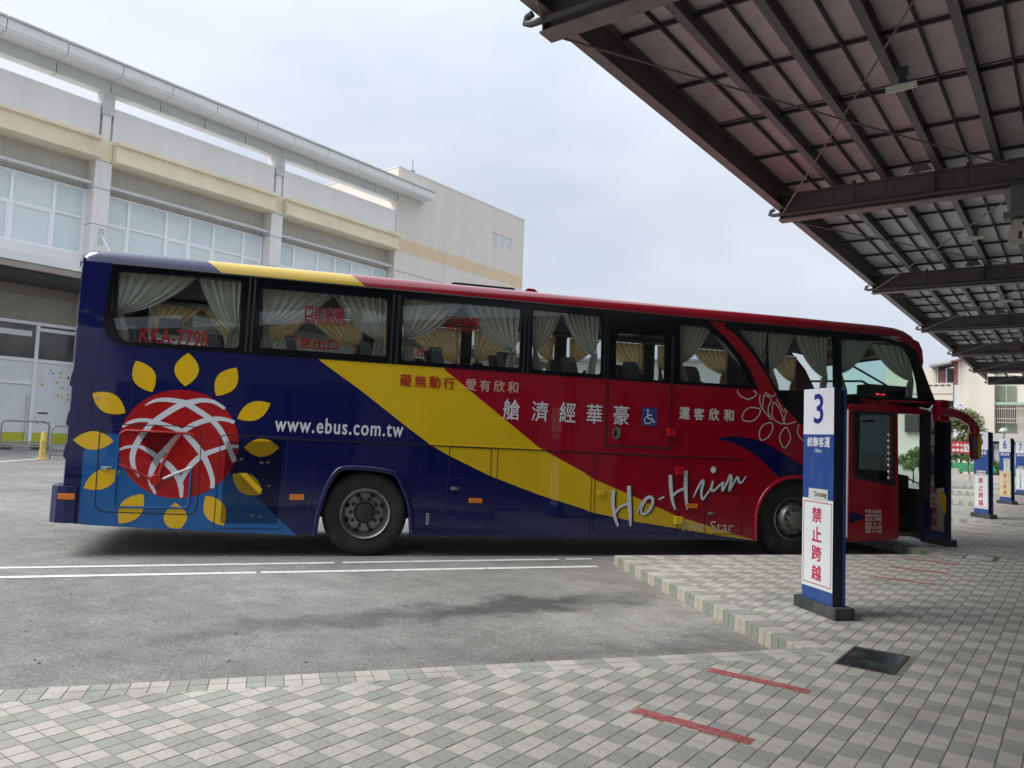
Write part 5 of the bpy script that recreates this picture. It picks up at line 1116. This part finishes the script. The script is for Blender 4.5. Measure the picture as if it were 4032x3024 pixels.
# hatch seams
def seam(z, P, rad=.04, wd=.009, name='hatch_seam', d=.0075, closed=True):
    Q = UL(z, P); Q = round_poly(Q, rad, 3) if closed else Q; b_ = MB(); c = len(Q); qs = []
    for i in range(c if closed else c-1):
        a, e_ = Vector(Q[i]), Vector(Q[(i+1) % c]); t = (e_-a).normalized(); nn = Vector((-t.y, t.x))*wd/2
        b_.add([SIDE(*(a+nn), -d), SIDE(*(e_+nn), -d), SIDE(*(e_-nn), -d), SIDE(*(a-nn), -d)], [(0, 1, 2, 3)])
    return b_.build(name, M['seal'], coach)
seam('4', [(440, 292), (745, 308), (735, 580), (415, 572)], .02, .006); seam('4', [(495, 640), (1300, 665), (1255, 1362), (445, 1335)], .12, .010); seam('4', [(1450, 730), (1980, 748), (1930, 1475), (1388, 1468)], .04, .009)
seam('6', [(1150, 520), (1480, 536), (1445, 1185), (1110, 1178)], .03, .009); seam('6', [(1532, 540), (1530, 545), (1495, 1230)], 0, .008, closed=False); seam('8', [(265, 372), (242, 1040)], 0, .008, closed=False)
seam('8', [(295, 372), (955, 402), (935, 1005), (272, 995)], .02, .009); seam('8', [(1162, 680), (1450, 688), (1445, 1015), (1150, 1012)], .03, .008); seam('6', [(945, 1003), (1065, 1006), (1060, 1178), (935, 1175)], .01, .006)
seam('6', [(55, 1180), (65, 800), (75, 660), (120, 622), (820, 628), (905, 660), (925, 720), (915, 1000)], 0, .006, closed=False); seam('r', [(1565, 1660)][:0] or [(0, 0), (1, 1)], 0, .001, closed=False) if False else None
seam('7', [(392, 310), (384, 800), (372, 1215), (885, 1240), (890, 800), (898, 340)], 0, .022, 'lift_door_seal', .008, closed=False); seam('7', [(385, 700), (392, 300), (430, 250), (520, 240), (850, 262), (905, 300), (905, 420)], 0, .008, 'lift_door_seal', .009, closed=False)
seam('8', [(1575, 640), (1580, 580), (1620, 540), (1790, 540)], 0, .006, closed=False)
b = MB(); b.box((-1.35, -.012, VM-.010), (U('r', 900, 1480).x, -.0, VM+.010)); b.build('trim_strip', M['paint'], coach, bevel=.004)
b = MB(); b.box((-1.35, -.0085, VM-.022), (U('r', 900, 1480).x, -.0, VM-.0105)); b.build('trim_groove', M['seal'], coach)
# hinges and handles
for z, x0, y0, x1, y1, m_ in (('7', 855, 1078, 920, 1138, 'pred'), ('7', 922, 1385, 985, 1445, 'pred'), ('8', 912, 870, 976, 932, 'pyel2')):
    a, c = U(z, x0, y1), U(z, x1, y0); b = MB(); b.box((a.x, -.04, a.y), (c.x, -.002, c.y)); b.build('hinge', paint('hinge_'+m_, {'pred': (.42, .01, .02), 'pyel2': (.66, .45, .02)}[m_]), coach, bevel=.008)
a, c = U('8', 307, 710), U('8', 368, 660); b = MB(); b.box((a.x, -.008, a.y), (c.x, -.002, c.y)).box((a.x+.006, -.022, a.y+.01), (c.x-.008, -.008, c.y-.006)); b.build('hatch_lock', M['pyel2'], coach, bevel=.003)
for z, x0, y0, x1, y1 in (('4', 500, 980, 588, 1005), ('6', 1155, 838, 1220, 862), ('8', 1178, 835, 1232, 856)):
    a, c = U(z, x0, y1), U(z, x1, y0); b = MB(); b.box((a.x, -.02, a.y), (c.x, -.002, c.y)); hd = b.build('hatch_handle', M['chrome'], coach, bevel=.006); b = MB(); b.box((c.x-.045, -.024, a.y+.006), (c.x-.012, -.0205, c.y-.006)); b.build('lock', M['rimdark'], hd)
a, c = U('6', 958, 1135), U('6', 985, 1045); b = MB(); b.box((a.x, -.012, a.y), (c.x, -.002, c.y)); hd = b.build('hatch_handle', M['chrome'], coach, bevel=.004); b = MB(); b.box((a.x+.012, -.0135, a.y+.012), (c.x-.012, -.0122, c.y-.012)); b.build('finger_slot', M['pblack'], hd)
b = MB(); P = ellip('7', 427, 1063, 485, 1167, 28); b.prism(P, [], SIDE, -.014, -.003); hd = b.build('lift_door_handle', M['chrome'], coach, 40); b = MB(); P = ellip('7', 435, 1085, 458, 1147, 16); b.sheet(P, [], SIDE, -.0145); b.build('finger_slot', M['pblack'], hd)
b = MB(); c0 = U('4', 465, 435); b.lathe([(0, -.014), (.014, -.014), (.02, -.005), (.02, 0)], (c0.x, 0, c0.y), (0, 1, 0), 14); b.build('filler_lock', M['chrome'], coach, 40)
for z, x0, y0, x1, y1, dy in (('4', 165, 1192, 305, 1235, -.04), ('4', 1990, 1200, 2110, 1242, 0), ('6', 1297, 930, 1405, 965, 0), ('8', 1003, 770, 1097, 805, 0)):
    a, c = U(z, x0, y1), U(z, x1, y0); b = MB(); b.box((a.x, dy-.022, a.y), (c.x, dy-.004, c.y)); ml_ = b.build('marker_lamp', M['amber'], coach, bevel=.005); b = MB(); b.box((a.x-.006, dy-.008, a.y-.006), (c.x+.006, dy-.0035, c.y+.006)); b.build('bezel', M['seal'], ml_)
# lettering
def lett(name, m_, items, d=.006, bold=.02):
    for s_, z, cent, h, asp in items:
        hh = abs(U(z, cent[0][0], cent[0][1]+h/2).y-U(z, cent[0][0], cent[0][1]-h/2).y)
        for ch, c_ in zip(s_, cent):
            b_ = MB(); chars(b_, ch, [tuple(U(z, *c_))], hh, SIDE, -d, 0, bold, asp); b_.build(name, M[m_], coach, fix=False)
lett('red_slogan', 'predtxt', [('礙無動行', '5', [(1200, 900), (1318, 908), (1432, 915), (1543, 925)], 98, .95)], bold=.022)
lett('pale_slogan', 'pgold', [('愛有欣和', '5', [(1718, 935), (1828, 942), (1942, 948), (2050, 955)], 94, .95)], bold=.022)
lett('class_lettering', 'pwhite', [('艙濟經華豪', 'w', [(868, 1472), (1178, 1490), (1478, 1503), (1770, 1522), (2062, 1533)], 222, .84)], bold=.008)
lett('operator_lettering', 'pgrey', [('運客欣和', '7', [(995, 960), (1110, 966), (1228, 970), (1345, 976)], 98, .94)], bold=.032)
def word(name, m_, s_, z, x0, yb, x1, yt, bold=.0, d=.006, y0=0.0, mirror=False, parent=None, res=4):
    a, c = U(z, x0, yb, y0), U(z, x1, yt, y0); b_ = MB(); text(b_, s_, (a.x, a.y, c.x, c.y), SIDE, y0-d, 0, bold, mirror, res); return b_.build(name, M[m_], parent or coach, fix=False)
word('web_address', 'pwhite', 'www.ebus.com.tw', '5', 162, 1305, 1186, 1232, .014)
word('plate_number', 'pwred', 'KKA-7798', '3', 1100, 808, 1655, 715, .016, d=.0)
word('star_lettering', 'pgrey', 'Five Star', '8', 980, 988, 1382, 912, -.006)
for z, x0, yb, x1, yt in (('5', 400, 410, 720, 325), ('w', 150, 545, 525, 475)):
    word('exit_lettering', 'pwred', '緊急出口', z, x0, yb, x1, yt, .02, d=-.008, mirror=True); word('exit_lettering', 'pwred', 'Emergency exit', z, x0, yb+(52 if z == '5' else 82), x1, yb+(10 if z == '5' else 25), .01, d=-.008, mirror=True)
a, c = U('7', 655, 1055), U('7', 778, 920); decal([(a.x, a.y), (c.x, a.y), (c.x, c.y), (a.x, c.y)], 'wheelchair_field', paint('access_blue', (.035, .06, .22)), .006)
b = MB(); s7 = (U('7', 800, 1000)-U('7', 700, 1000)).length/100
for P, w_ in (([(703, 952), (707, 1000), (738, 1003), (752, 1030), (762, 1026)], 9), ([(706, 975), (735, 975)], 8), ([(698, 985), (682, 1000), (676, 1020), (690, 1040), (712, 1042), (728, 1030), (735, 1015)], 7)):
    for q in stroke([U('7', *p) for p in P], w_*s7, 5): b.add([SIDE(p[0], p[1], -.0075) for p in q], [(0, 1, 2, 3)])
P = ellip('7', 694, 928, 713, 947, 12); b.add([SIDE(p[0], p[1], -.0075) for p in P], [tuple(range(12))]); b.build('wheelchair_symbol', M['pwhite'], coach)
# brush script with its drop shadow
script = [([(432, 662), (426, 760), (440, 870), (467, 948)], [34, 34, 32, 20]), ([(553, 628), (556, 760), (562, 860), (564, 948)], [36, 40, 34, 18]), ([(438, 850), (485, 795), (560, 765)], [24, 24, 22]),
          ([(615, 850), (650, 775), (700, 722), (738, 728), (735, 785), (700, 838), (660, 850), (650, 812), (690, 745)], [6, 22, 28, 28, 28, 26, 22, 18, 8]), ([(787, 737), (832, 716)], [16, 16]),
          ([(880, 542), (884, 640), (898, 750), (920, 818)], [34, 36, 30, 18]), ([(1004, 508), (1001, 640), (1008, 760), (1014, 818)], [34, 38, 30, 16]), ([(895, 712), (940, 672), (1002, 645)], [22, 22, 20]),
          ([(1062, 722), (1098, 645), (1134, 588), (1142, 612), (1126, 670), (1134, 735), (1165, 700), (1205, 640), (1218, 590)], [6, 22, 24, 22, 26, 22, 16, 16, 20]),
          ([(1218, 592), (1205, 650), (1222, 668), (1262, 632), (1300, 598)], [22, 24, 22, 18, 18]), ([(1298, 598), (1292, 668), (1330, 600), (1355, 545), (1362, 580), (1345, 668), (1385, 600), (1412, 560), (1424, 598), (1446, 600), (1480, 552)], [22, 22, 20, 24, 26, 22, 18, 22, 22, 18, 6])]
for nm, m_, dx, dy, d in (('script_shadow', 'pblack', 13, 4, .0085), ('script_lettering', 'pwhite', 0, 0, .0115)):
    b = MB()
    for i, (P, wd) in enumerate(script):
        for q in stroke([U('8', x+dx, y+dy) for x, y in P], [w_*sc4*1.1 for w_ in wd], 5): b.add([SIDE(p[0], p[1], -d-.0002*i) for p in q], [(0, 1, 2, 3)])
    P = ellip('8', 1200+dx, 475+dy, 1242+dx, 530+dy, 16); b.add([SIDE(p[0], p[1], -d) for p in P], [tuple(range(16))]); b.build(nm, M[m_], coach)
# outline motif near the front
b = MB(); sr = (U('r', 1100, 900)-U('r', 1000, 900)).length/100
outl = [([(835, 790), (865, 850), (950, 890), (1015, 865), (1046, 832), (1012, 792)], 0), ([(890, 1105), (910, 1030), (965, 984), (1035, 984), (1085, 1003), (1070, 1065), (1020, 1118), (955, 1132)], 1),
        ([(1088, 1330), (1076, 1250), (1110, 1180), (1160, 1152), (1212, 1150), (1220, 1215), (1190, 1280), (1140, 1325)], 1), ([(1365, 1195), (1400, 1250), (1415, 1310), (1395, 1370), (1347, 1420), (1305, 1360), (1298, 1300), (1320, 1240)], 1), ([(1505, 1165), (1490, 1230), (1512, 1300), (1560, 1343)], 0),
        ([(1085, 835), (1078, 900), (1095, 970), (1140, 1035), (1208, 1112)], 0), ([(1112, 975), (1118, 890), (1132, 845), (1205, 890), (1178, 960), (1172, 1030), (1206, 1110)], 0), ([(1232, 920), (1215, 1000), (1218, 1080), (1262, 1132), (1335, 1157), (1328, 1080), (1290, 990)], 1), ([(1130, 815), (1225, 860), (1250, 822)], 0), ([(1258, 885), (1300, 960), (1340, 1025), (1357, 985)], 0), ([(1378, 1012), (1350, 1090), (1357, 1160), (1475, 1135)], 0)]
for i, (P, cl) in enumerate(outl):
    for q in stroke([U('r', *p) for p in P], 10*sr, 5, bool(cl)): b.add([SIDE(p[0], p[1], -.006-.0002*i) for p in q], [(0, 1, 2, 3)])
b.build('outline_motif', M['pgrey'], coach)
sw = UL('r', [(600, 1332), (700, 1300), (830, 1292), (1000, 1320), (1150, 1370), (1300, 1455), (1550, 1610)])+UL('8', [(1935, 478), (2080, 560), (2200, 660)])+UL('8', [(2100, 640), (1950, 590), (1780, 585), (1700, 522), (1600, 420)])+UL('r', [(1020, 1490), (900, 1410), (750, 1345)])
decal(sw, 'navy_swoosh', M['pblue'], .003)
# -- wheel arches
def lip(P, name, m_, r_=.03):
    b_ = MB(); b_.tube([(p[0], -.006, p[1]) for p in spline([Vector(q) for q in P], 3)], r_, 8); return b_.build(name, m_, coach, 50)
lip(archR, 'wheel_arch', M['pblue'], .035); lip(archF, 'wheel_arch', M['pred'], .03)
b = MB(); b.box((UR+.05, .06, .45), (archR[0][0]-.05, WID-.06, 1.3)).box((archR[-1][0]+.05, .06, .42), (archF[0][0]-.05, WID-.06, 1.3)).box((archF[-1][0]+.02, .75, .42), (UF-.1, WID-.06, .95)).box((UR+.05, .75, .40), (UF-.2, 1.7, 1.3)); b.build('underbody', M['under'], coach)
b = MB(); b.box((UR+.05, .03, 1.32), (DU0-.1, WID-.03, 1.36)); b.build('passenger_floor', M['under'], coach)
b = MB(); b.box((archR[0][0]-.02, .72, .5), (archR[-1][0]+.02, .76, 1.3)).box((archR[0][0]-.03, .05, 1.22), (archR[-1][0]+.03, .75, 1.3)); b.build('wheel_well', M['under'], coach); b = MB(); b.box((archF[0][0]-.02, .55, .4), (archF[-1][0]+.02, .59, 1.3)).box((archF[0][0]-.03, .05, 1.24), (archF[-1][0]+.03, .58, 1.3)); b.build('wheel_well', M['under'], coach)
# -- wheels
def wheel(hu, hv, y, sgn, steer=False):
    wo = bpy.data.objects.new('wheel', None); col.objects.link(wo); wo.parent = coach; wo.location = (hu, y, hv); wo.empty_display_size = .1
    Rt = hv if not steer else hv
    ax_ = (0, -sgn, 0)
    b_ = MB(); b_.lathe([(.30, -.27), (.40, -.275), (Rt-.06, -.27), (Rt-.012, -.24), (Rt, -.2), (Rt, -.06), (Rt-.012, -.02), (Rt-.05, .005), (.44, .012), (.36, .004), (.305, -.01), (.30, -.03)], (0, 0, 0), ax_, 56)
    for q in range(6): pass
    b_.build('tyre', M['tyre'], wo, 40)
    if not steer:
        b_ = MB(); b_.lathe([(.305, -.012), (.315, .0), (.305, .012), (.288, .0), (.27, -.07), (.25, -.14), (.235, -.165), (.13, -.165), (.12, -.16)], (0, 0, 0), ax_, 48); b_.build('rim', M['rim'], wo, 40)
        b_ = MB(); b_.lathe([(.135, -.16), (.135, -.10), (.12, -.07), (.10, -.055), (.0, -.05)], (0, 0, 0), ax_, 32); b_.build('hub', M['rimdark'], wo, 40); nr, nd, nm_ = .175, -.165, 'rimdark'
    else:
        b_ = MB(); b_.lathe([(.305, -.012), (.315, 0), (.30, .01), (.285, -.01), (.27, -.06), (.26, -.075), (.235, -.03), (.20, .035), (.19, .045), (.125, .05), (.12, .055)], (0, 0, 0), ax_, 48); b_.build('rim', M['hubsteel'], wo, 40)
        b_ = MB(); b_.lathe([(.12, .05), (.118, .075), (.10, .085), (0, .087)], (0, 0, 0), ax_, 32); b_.build('hub', M['hubsteel'], wo, 40); nr, nd, nm_ = .158, .045, 'rimdark'
    for q in range(10):
        a_ = 2*math.pi*q/10; b_ = MB(); b_.lathe([(.022, nd), (.022, nd+.028), (.012, nd+.036), (0, nd+.037)], (nr*math.cos(a_), 0, nr*math.sin(a_)), ax_, 8); b_.build('nut', M[nm_], wo, 40)
    if not steer:
        for q in range(8):
            a_ = 2*math.pi*(q+.5)/8; b_ = MB(); b_.lathe([(.03, -.128), (.0, -.127)], (.236*math.cos(a_), 0, .236*math.sin(a_)), ax_, 10); b_.build('rim_hole', M['under'], wo)
    else:
        for q in range(10):
            a_ = 2*math.pi*(q+.5)/10; b_ = MB(); b_.lathe([(.026, -.032), (.0, -.0315)], (.243*math.cos(a_), 0, .243*math.sin(a_)), ax_, 10); b_.build('rim_hole', M['under'], wo)
    return wo
wheel(hubR[0], hubR[1], .05, 1); wheel(hubR[0], hubR[1], WID-.05, -1)
zf = (bP+eu*hubF[0]).z; hubFv = .525-zf      # the front tyres stand on the road although the coach pitches a little
wheel(hubF[0], hubFv, .06, 1, True); wheel(hubF[0], hubFv, WID-.06, -1, True)
# -- far side
far_w = [(UR+.25, -1.72), (-1.55, -.05), (.1, 1.5), (1.68, 3.1), (3.3, 4.7), (4.9, 6.3), (6.45, 7.7)]
fz0, fz1 = VB+.06, VG-.07
b = MB(); b.prism([(UR, .36), (UF, .36), (UF+.05, 2.3), (7.9, VG-.3), (7.6, VG), (UR, VG)], [round_poly([(a, fz0), (c, fz0), (c, fz1), (a, fz1)], .05) for a, c in far_w]+[round_poly([(7.3, 1.45), (8.15, 1.45), (8.1, 2.2), (7.3, 2.2)], .05)], SIDE, WID-.05, WID); b.build('far_side_panel', M['paint'], coach)
b = MB(); b.prism([(UR+.05, 1.37), (7.2, 1.37), (7.2, VG-.03), (UR+.05, VG-.03)], [[(a, fz0), (c, fz0), (c, fz1), (a, fz1)] for a, c in far_w if c < 7.1], SIDE, WID-.07, WID-.055); b.build('far_lining', M['lining'], coach)
for a, c in far_w: b = MB(); b.sheet(round_poly([(a, fz0), (c, fz0), (c, fz1), (a, fz1)], .05), [], SIDE, WID-.02); b.build('far_window', M['cglass'], coach)
b = MB(); b.sheet([(7.3, 1.45), (8.15, 1.45), (8.1, 2.2), (7.3, 2.2)], [], SIDE, WID-.02); b.build('driver_window', M['wscreen'], coach)
b = MB(); b.box((UR+.06, .06, VG-.06), (7.4, WID-.06, VG-.02)).box((UR+.06, .24, VG-.15), (6.6, .55, VG-.07)).box((UR+.06, WID-.55, VG-.10), (6.6, WID-.25, VG-.07)); b.build('ceiling', M['lining'], coach)
b = MB(); b.box((UR+.02, .05, 1.36), (UR+.08, WID-.05, VG-.06)); b.build('rear_lining', M['lining'], coach)
for i, (a, c) in enumerate(far_w[1:3]):
    mx_ = (a+c)/2; b = MB(); text(b, '緊急出口', (mx_-.42, fz0+.30, mx_+.38, fz0+.47), SIDE, WID-.03, 0, .02); text(b, 'Emergency exit', (mx_-.42, fz0+.17, mx_+.38, fz0+.26), SIDE, WID-.03, 0, .01); b.build('exit_lettering', M['pwfar'], coach)
# -- curtains
def curtain(xo, xi, zt, zb, y, m_, tie=.58, seed=0, amp=.018):
    rnd = random.Random(seed); sg = 1 if xi > xo else -1; b_ = MB(); ns_, nt_ = 44, 13; zt_ = zt-(zt-zb)*tie; rows = []; ph = rnd.uniform(0, 6)
    def bez(s_, t):
        T = Vector((xo+(xi-xo)*s_, zt)); Kp = Vector((xo+sg*(.03+.06*s_), zt_-.06*s_)); C_ = Vector((Kp.x+(T.x-Kp.x)*.52, Kp.y+(zt-zt_)*.16)); return T*(1-t)**2+C_*2*t*(1-t)+Kp*t*t
    def yo(s_, t): return amp*(math.sin(2*math.pi*6.5*s_+ph+1.5*math.sin(3*s_+ph))*(1-.55*t)+.4*math.sin(2*math.pi*14*s_+ph*2))
    for j in range(nt_+1):
        t = j/nt_; rows.append([(p.x, y+yo(s_, t)+.05*t*(1-t), p.y) for s_ in [i/ns_ for i in range(ns_+1)] for p in [bez(s_, t)]])
    b_.grid(rows); rows = []
    for j in range(7):
        t = j/6; rows.append([(xo+sg*(.03+(.06+.09*t**.7)*s_)+.012*math.sin(5*t+s_*4), y+yo(s_, 1-t*.7)*1.3, zt_-.06*s_*(1-t)+(zb-zt_)*t) for s_ in [i/ns_ for i in range(ns_+1)]])
    b_.grid(rows)
    # scalloped border along the free edge
    n = 34; pts = [bez(1, i/n) for i in range(n+1)]
    for i in range(n):
        p, q = pts[i], pts[i+1]; mid = (p+q)/2; t = (q-p).normalized(); nn = Vector((t.y, -t.x))*(-.026 if sg > 0 else .026); nn = nn if nn.y < 0 else -nn
        e_ = mid+nn; b_.add([(p.x, y+.004, p.y), (q.x, y+.004, q.y), (e_.x, y+.004, e_.y)], [(0, 1, 2)])
    return b_.build('curtain', M[m_], coach, 70, fix=False)
def rng(P): return min(p[0] for p in P), max(p[0] for p in P), min(p[1] for p in P), max(p[1] for p in P)
tie_of = {1: (.52, .66), 2: (.56, .62), 3: (.56, .66), 4: (.58, .60)}
for i in (1, 2, 3, 4):
    x0, x1, z0, z1 = rng(W[i]); ax_ = {1: .62, 2: .55, 3: .49, 4: .42}[i]; ap_ = x0+(x1-x0)*ax_
    curtain(x0+.01, ap_, z1+.01, z0+.01, .10, 'cgrey', tie_of[i][0], i); curtain(x1-.01, ap_+.03, z1+.01, z0+.01, .10, 'cgrey', tie_of[i][1], i+20)
x0, x1, z0, z1 = rng(W[6]); curtain(x0+.01, x0+.52, z1, z0, .10, 'cgrey', .58, 61); curtain(x0+1.36, x0+.55, z1, z0, .10, 'cgrey', .66, 62)
x0, x1, z0, z1 = rng(W[7]); curtain(x0+.58, x0+1.0, z1, z0, .10, 'cgrey', .55, 71); curtain(x0+.56, x0+.12, z1, z0+.35, .11, 'cgrey', .62, 73); curtain(x1-.02, x0+1.02, z1, z0, .10, 'cgrey', .62, 72)
x0, x1, z0, z1 = rng(W[8]); curtain(x0+.01, x0+.6, z1, z0, .10, 'cgrey', .52, 81); curtain(x0+1.42, x0+.62, z1-.02, z0, .12, 'cgrey', .55, 82)
for i, (a, c) in enumerate(far_w):
    k = (.5, .42, .3, .62, .4, .45, .5)[i]; ap_ = a+(c-a)*k; tp_ = fz1-.02
    curtain(a+.02, ap_, tp_, fz0, WID-.11, 'cgold', (.44, .5, .40, .55, .42, .46, .5)[i], 100+i, .022); curtain(c-.02, ap_+.03, tp_, fz0, WID-.11, 'cgold', (.55, .46, .62, .42, .5, .44, .5)[i], 120+i, .022)
# -- seats
def back(b_, hw, z0, z1, rad, th, off=0.0):
    P = [(-hw, z0), (hw, z0)]+[(hw-rad+rad*math.cos(R(a_)), z1-rad+rad*math.sin(R(a_))) for a_ in range(0, 91, 18)]+[(-hw+rad+rad*math.cos(R(a_)), z1-rad+rad*math.sin(R(a_))) for a_ in range(90, 181, 18)]
    b_.prism(P, [], lambda u, v_, d: (d+off-(v_)*.24, u, v_), -th/2, th/2)
def seat_mesh():
    b_ = MB(); back(b_, .235, 0, .84, .09, .12); back(b_, .16, .62, 1.04, .13, .11); b_.prism(round_poly([(-.1, 0), (.45, 0), (.47, .16), (.0, .16)], .04), [], lambda u, v_, d: (u, d, v_), -.23, .23); return b_.mesh('seat', M['seat'], 40)
def head_mesh():
    b_ = MB(); back(b_, .15, .74, 1.05, .12, .13); return b_.mesh('headrest_cover', M['seatcloth'], 40)
sm_, hm_ = seat_mesh(), head_mesh()
for r_ in range(9):
    for y in (.36, .86, 2.05):
        o = inst(sm_, 'seat', coach, (UR+.72+r_*.93, y, 1.66)); h = inst(hm_, 'headrest_cover', o)
b = MB(); b.prism(round_poly([(.0, 0), (.25, 0), (.25, .2), (0, .2)], .02), [], lambda u, v_, d: (u, d, v_), .28, .32); b.build('monitor', M['pblack'], coach); bpy.data.objects['monitor'].location = U('3', 1215, 710).x, 0, U('3', 1215, 710).y
# driver's cab, dashboard, steps, partition
b = MB(); b.box((7.05, .06, .9), (7.10, 1.2, 2.45)); b.build('cab_partition', M['dash'], coach)
b = MB(); b.prism([(7.75, .9), (UF+.2, .9), (UF+.2, 1.25), (8.0, 1.32), (7.8, 1.25)], [], SIDE, .55, WID-.15); b.build('dashboard', M['dash'], coach)
b = MB(); b.lathe([(.2, 0), (.22, .015), (.2, .03), (.18, .015), (.2, 0)], (7.72, 1.75, 1.35), (-.5, 0, .85), 24); b.build('steering_wheel', M['pblack'], coach, 60)
b = MB(); b.box((DU0+.02, .05, .36), (DU1+.02, .4, .40)).box((DU0+.02, .4, .41), (DU1+.02, .75, .62)).box((DU0+.02, .75, .63), (DU1+.02, 1.1, .88)); b.build('entrance_steps', mat('step_rubber', (.07, .06, .045), .8, var=.2), coach)
b = MB(); b.box((DU0, .07, DV1+.02), (UF-.05, WID-.1, 2.46)); b.build('cab_ceiling', M['dash'], coach)
a, c = U('d', 390, 235, .2), U('d', 720, 160, .2); b = MB(); b.box((a.x, .22, a.y-.02), (c.x, .5, c.y)); ds = b.build('display_box', M['pblack'], coach)
b = MB(); x = a.x+.12
while x < c.x-.42: b.box((x, .212, a.y+.018), (x+.02, .218, a.y+.03+.008*math.sin(x*40))); x += .026
b.build('display_led', M['led'], ds)
b = MB(); b.tube([(6.5, .3, 2.62), (7.4, .3, 2.68), (7.7, .3, 2.55), (7.75, .3, 2.4)], .018, 6).tube([(7.0, .3, 3.0), (7.9, .3, 2.62)], .016, 6); b.build('guard_rail', M['pblack'], coach, 40)
# -- the plug door, swung out and back against the side
dy = -.34
DP = round_poly([U('d', 205, 330, dy), U('d', 235, 308, dy), U('d', 590, 328, dy), U('d', 632, 365, dy), U('d', 640, 1488, dy), U('d', 200, 1512, dy)], .06)
win = round_poly([U('d', 240, 368, dy), U('d', 605, 385, dy), U('d', 608, 1032, dy), U('d', 242, 952, dy)], .03); gw_ = round_poly([U('d', 262, 392, dy), U('d', 582, 408, dy), U('d', 585, 995, dy), U('d', 264, 925, dy)], .03)
b = MB(); b.prism(DP, [gw_], SIDE, dy, dy+.045); door = b.build('front_door', M['pred'], coach, bevel=.008)
b = MB(); b.prism(win, [gw_], SIDE, dy-.004, dy-.0005); b.build('door_seal', M['seal'], door)
b = MB(); b.sheet(gw_, [], SIDE, dy+.02); b.build('door_glass', M['doorglass'], door)
b = MB(); p0 = U('d', 200, 900, dy); b.box((p0.x-.012, dy+.002, .38), (p0.x+.004, dy+.04, U('d', 200, 360, dy).y)); b.build('door_edge_strip', M['pgrey'], door)
b = MB(); nd_ = [U('d', 562, y, dy) for y in range(580, 975, 54)]
for p in nd_: b.lathe([(.0, -.01), (.022, -.01), (.03, 0), (.03, .01)], (p.x, dy+.012, p.y), (0, 1, 0), 10)
b.tube([(p.x, dy+.022, p.y) for p in (nd_[0], nd_[-1])], .012, 6); b.build('pull_handle', M['chrome'], door, 40)
b = MB(); b.sheet(UL('d', [(208, 1252), (300, 1268), (352, 1298), (300, 1325), (208, 1350)], dy), [], SIDE, dy-.002); b.build('navy_tip', M['pblue'], door)
b = MB()
for s_, y in (('甲類大客車', 1247), ('出廠年份2021', 1283), ('KKA-7798', 1317), ('座位 31 人', 1352), ('載重2.55公噸', 1385), ('總重 17 公噸', 1420)):
    a, c = U('d', 345, y+14, dy), U('d', 487, y-14, dy); text(b, s_, (a.x, a.y, c.x, c.y), SIDE, dy-.004, 0, .02)
b.build('data_lettering', M['pgrey'], door)
b = MB(); b.tube([(DU0+.1, .05, 2.05), (DU0+.0, dy+.06, 2.05)], .02, 6).tube([(DU0+.1, .05, .75), (DU0+.0, dy+.06, .75)], .02, 6); b.build('door_arm', M['pblack'], coach, 40)
b = MB(); b.tube([U3 for U3 in [(U('d', 470, 300).x, -.02, U('d', 470, 300).y), (U('d', 520, 285).x, -.03, U('d', 520, 285).y), (U('d', 900, 300).x, -.03, U('d', 900, 300).y), (UF+.03, -.03, U('d', 950, 310).y)]], .02, 8); b.build('door_gutter', M['pred'], coach, 50)
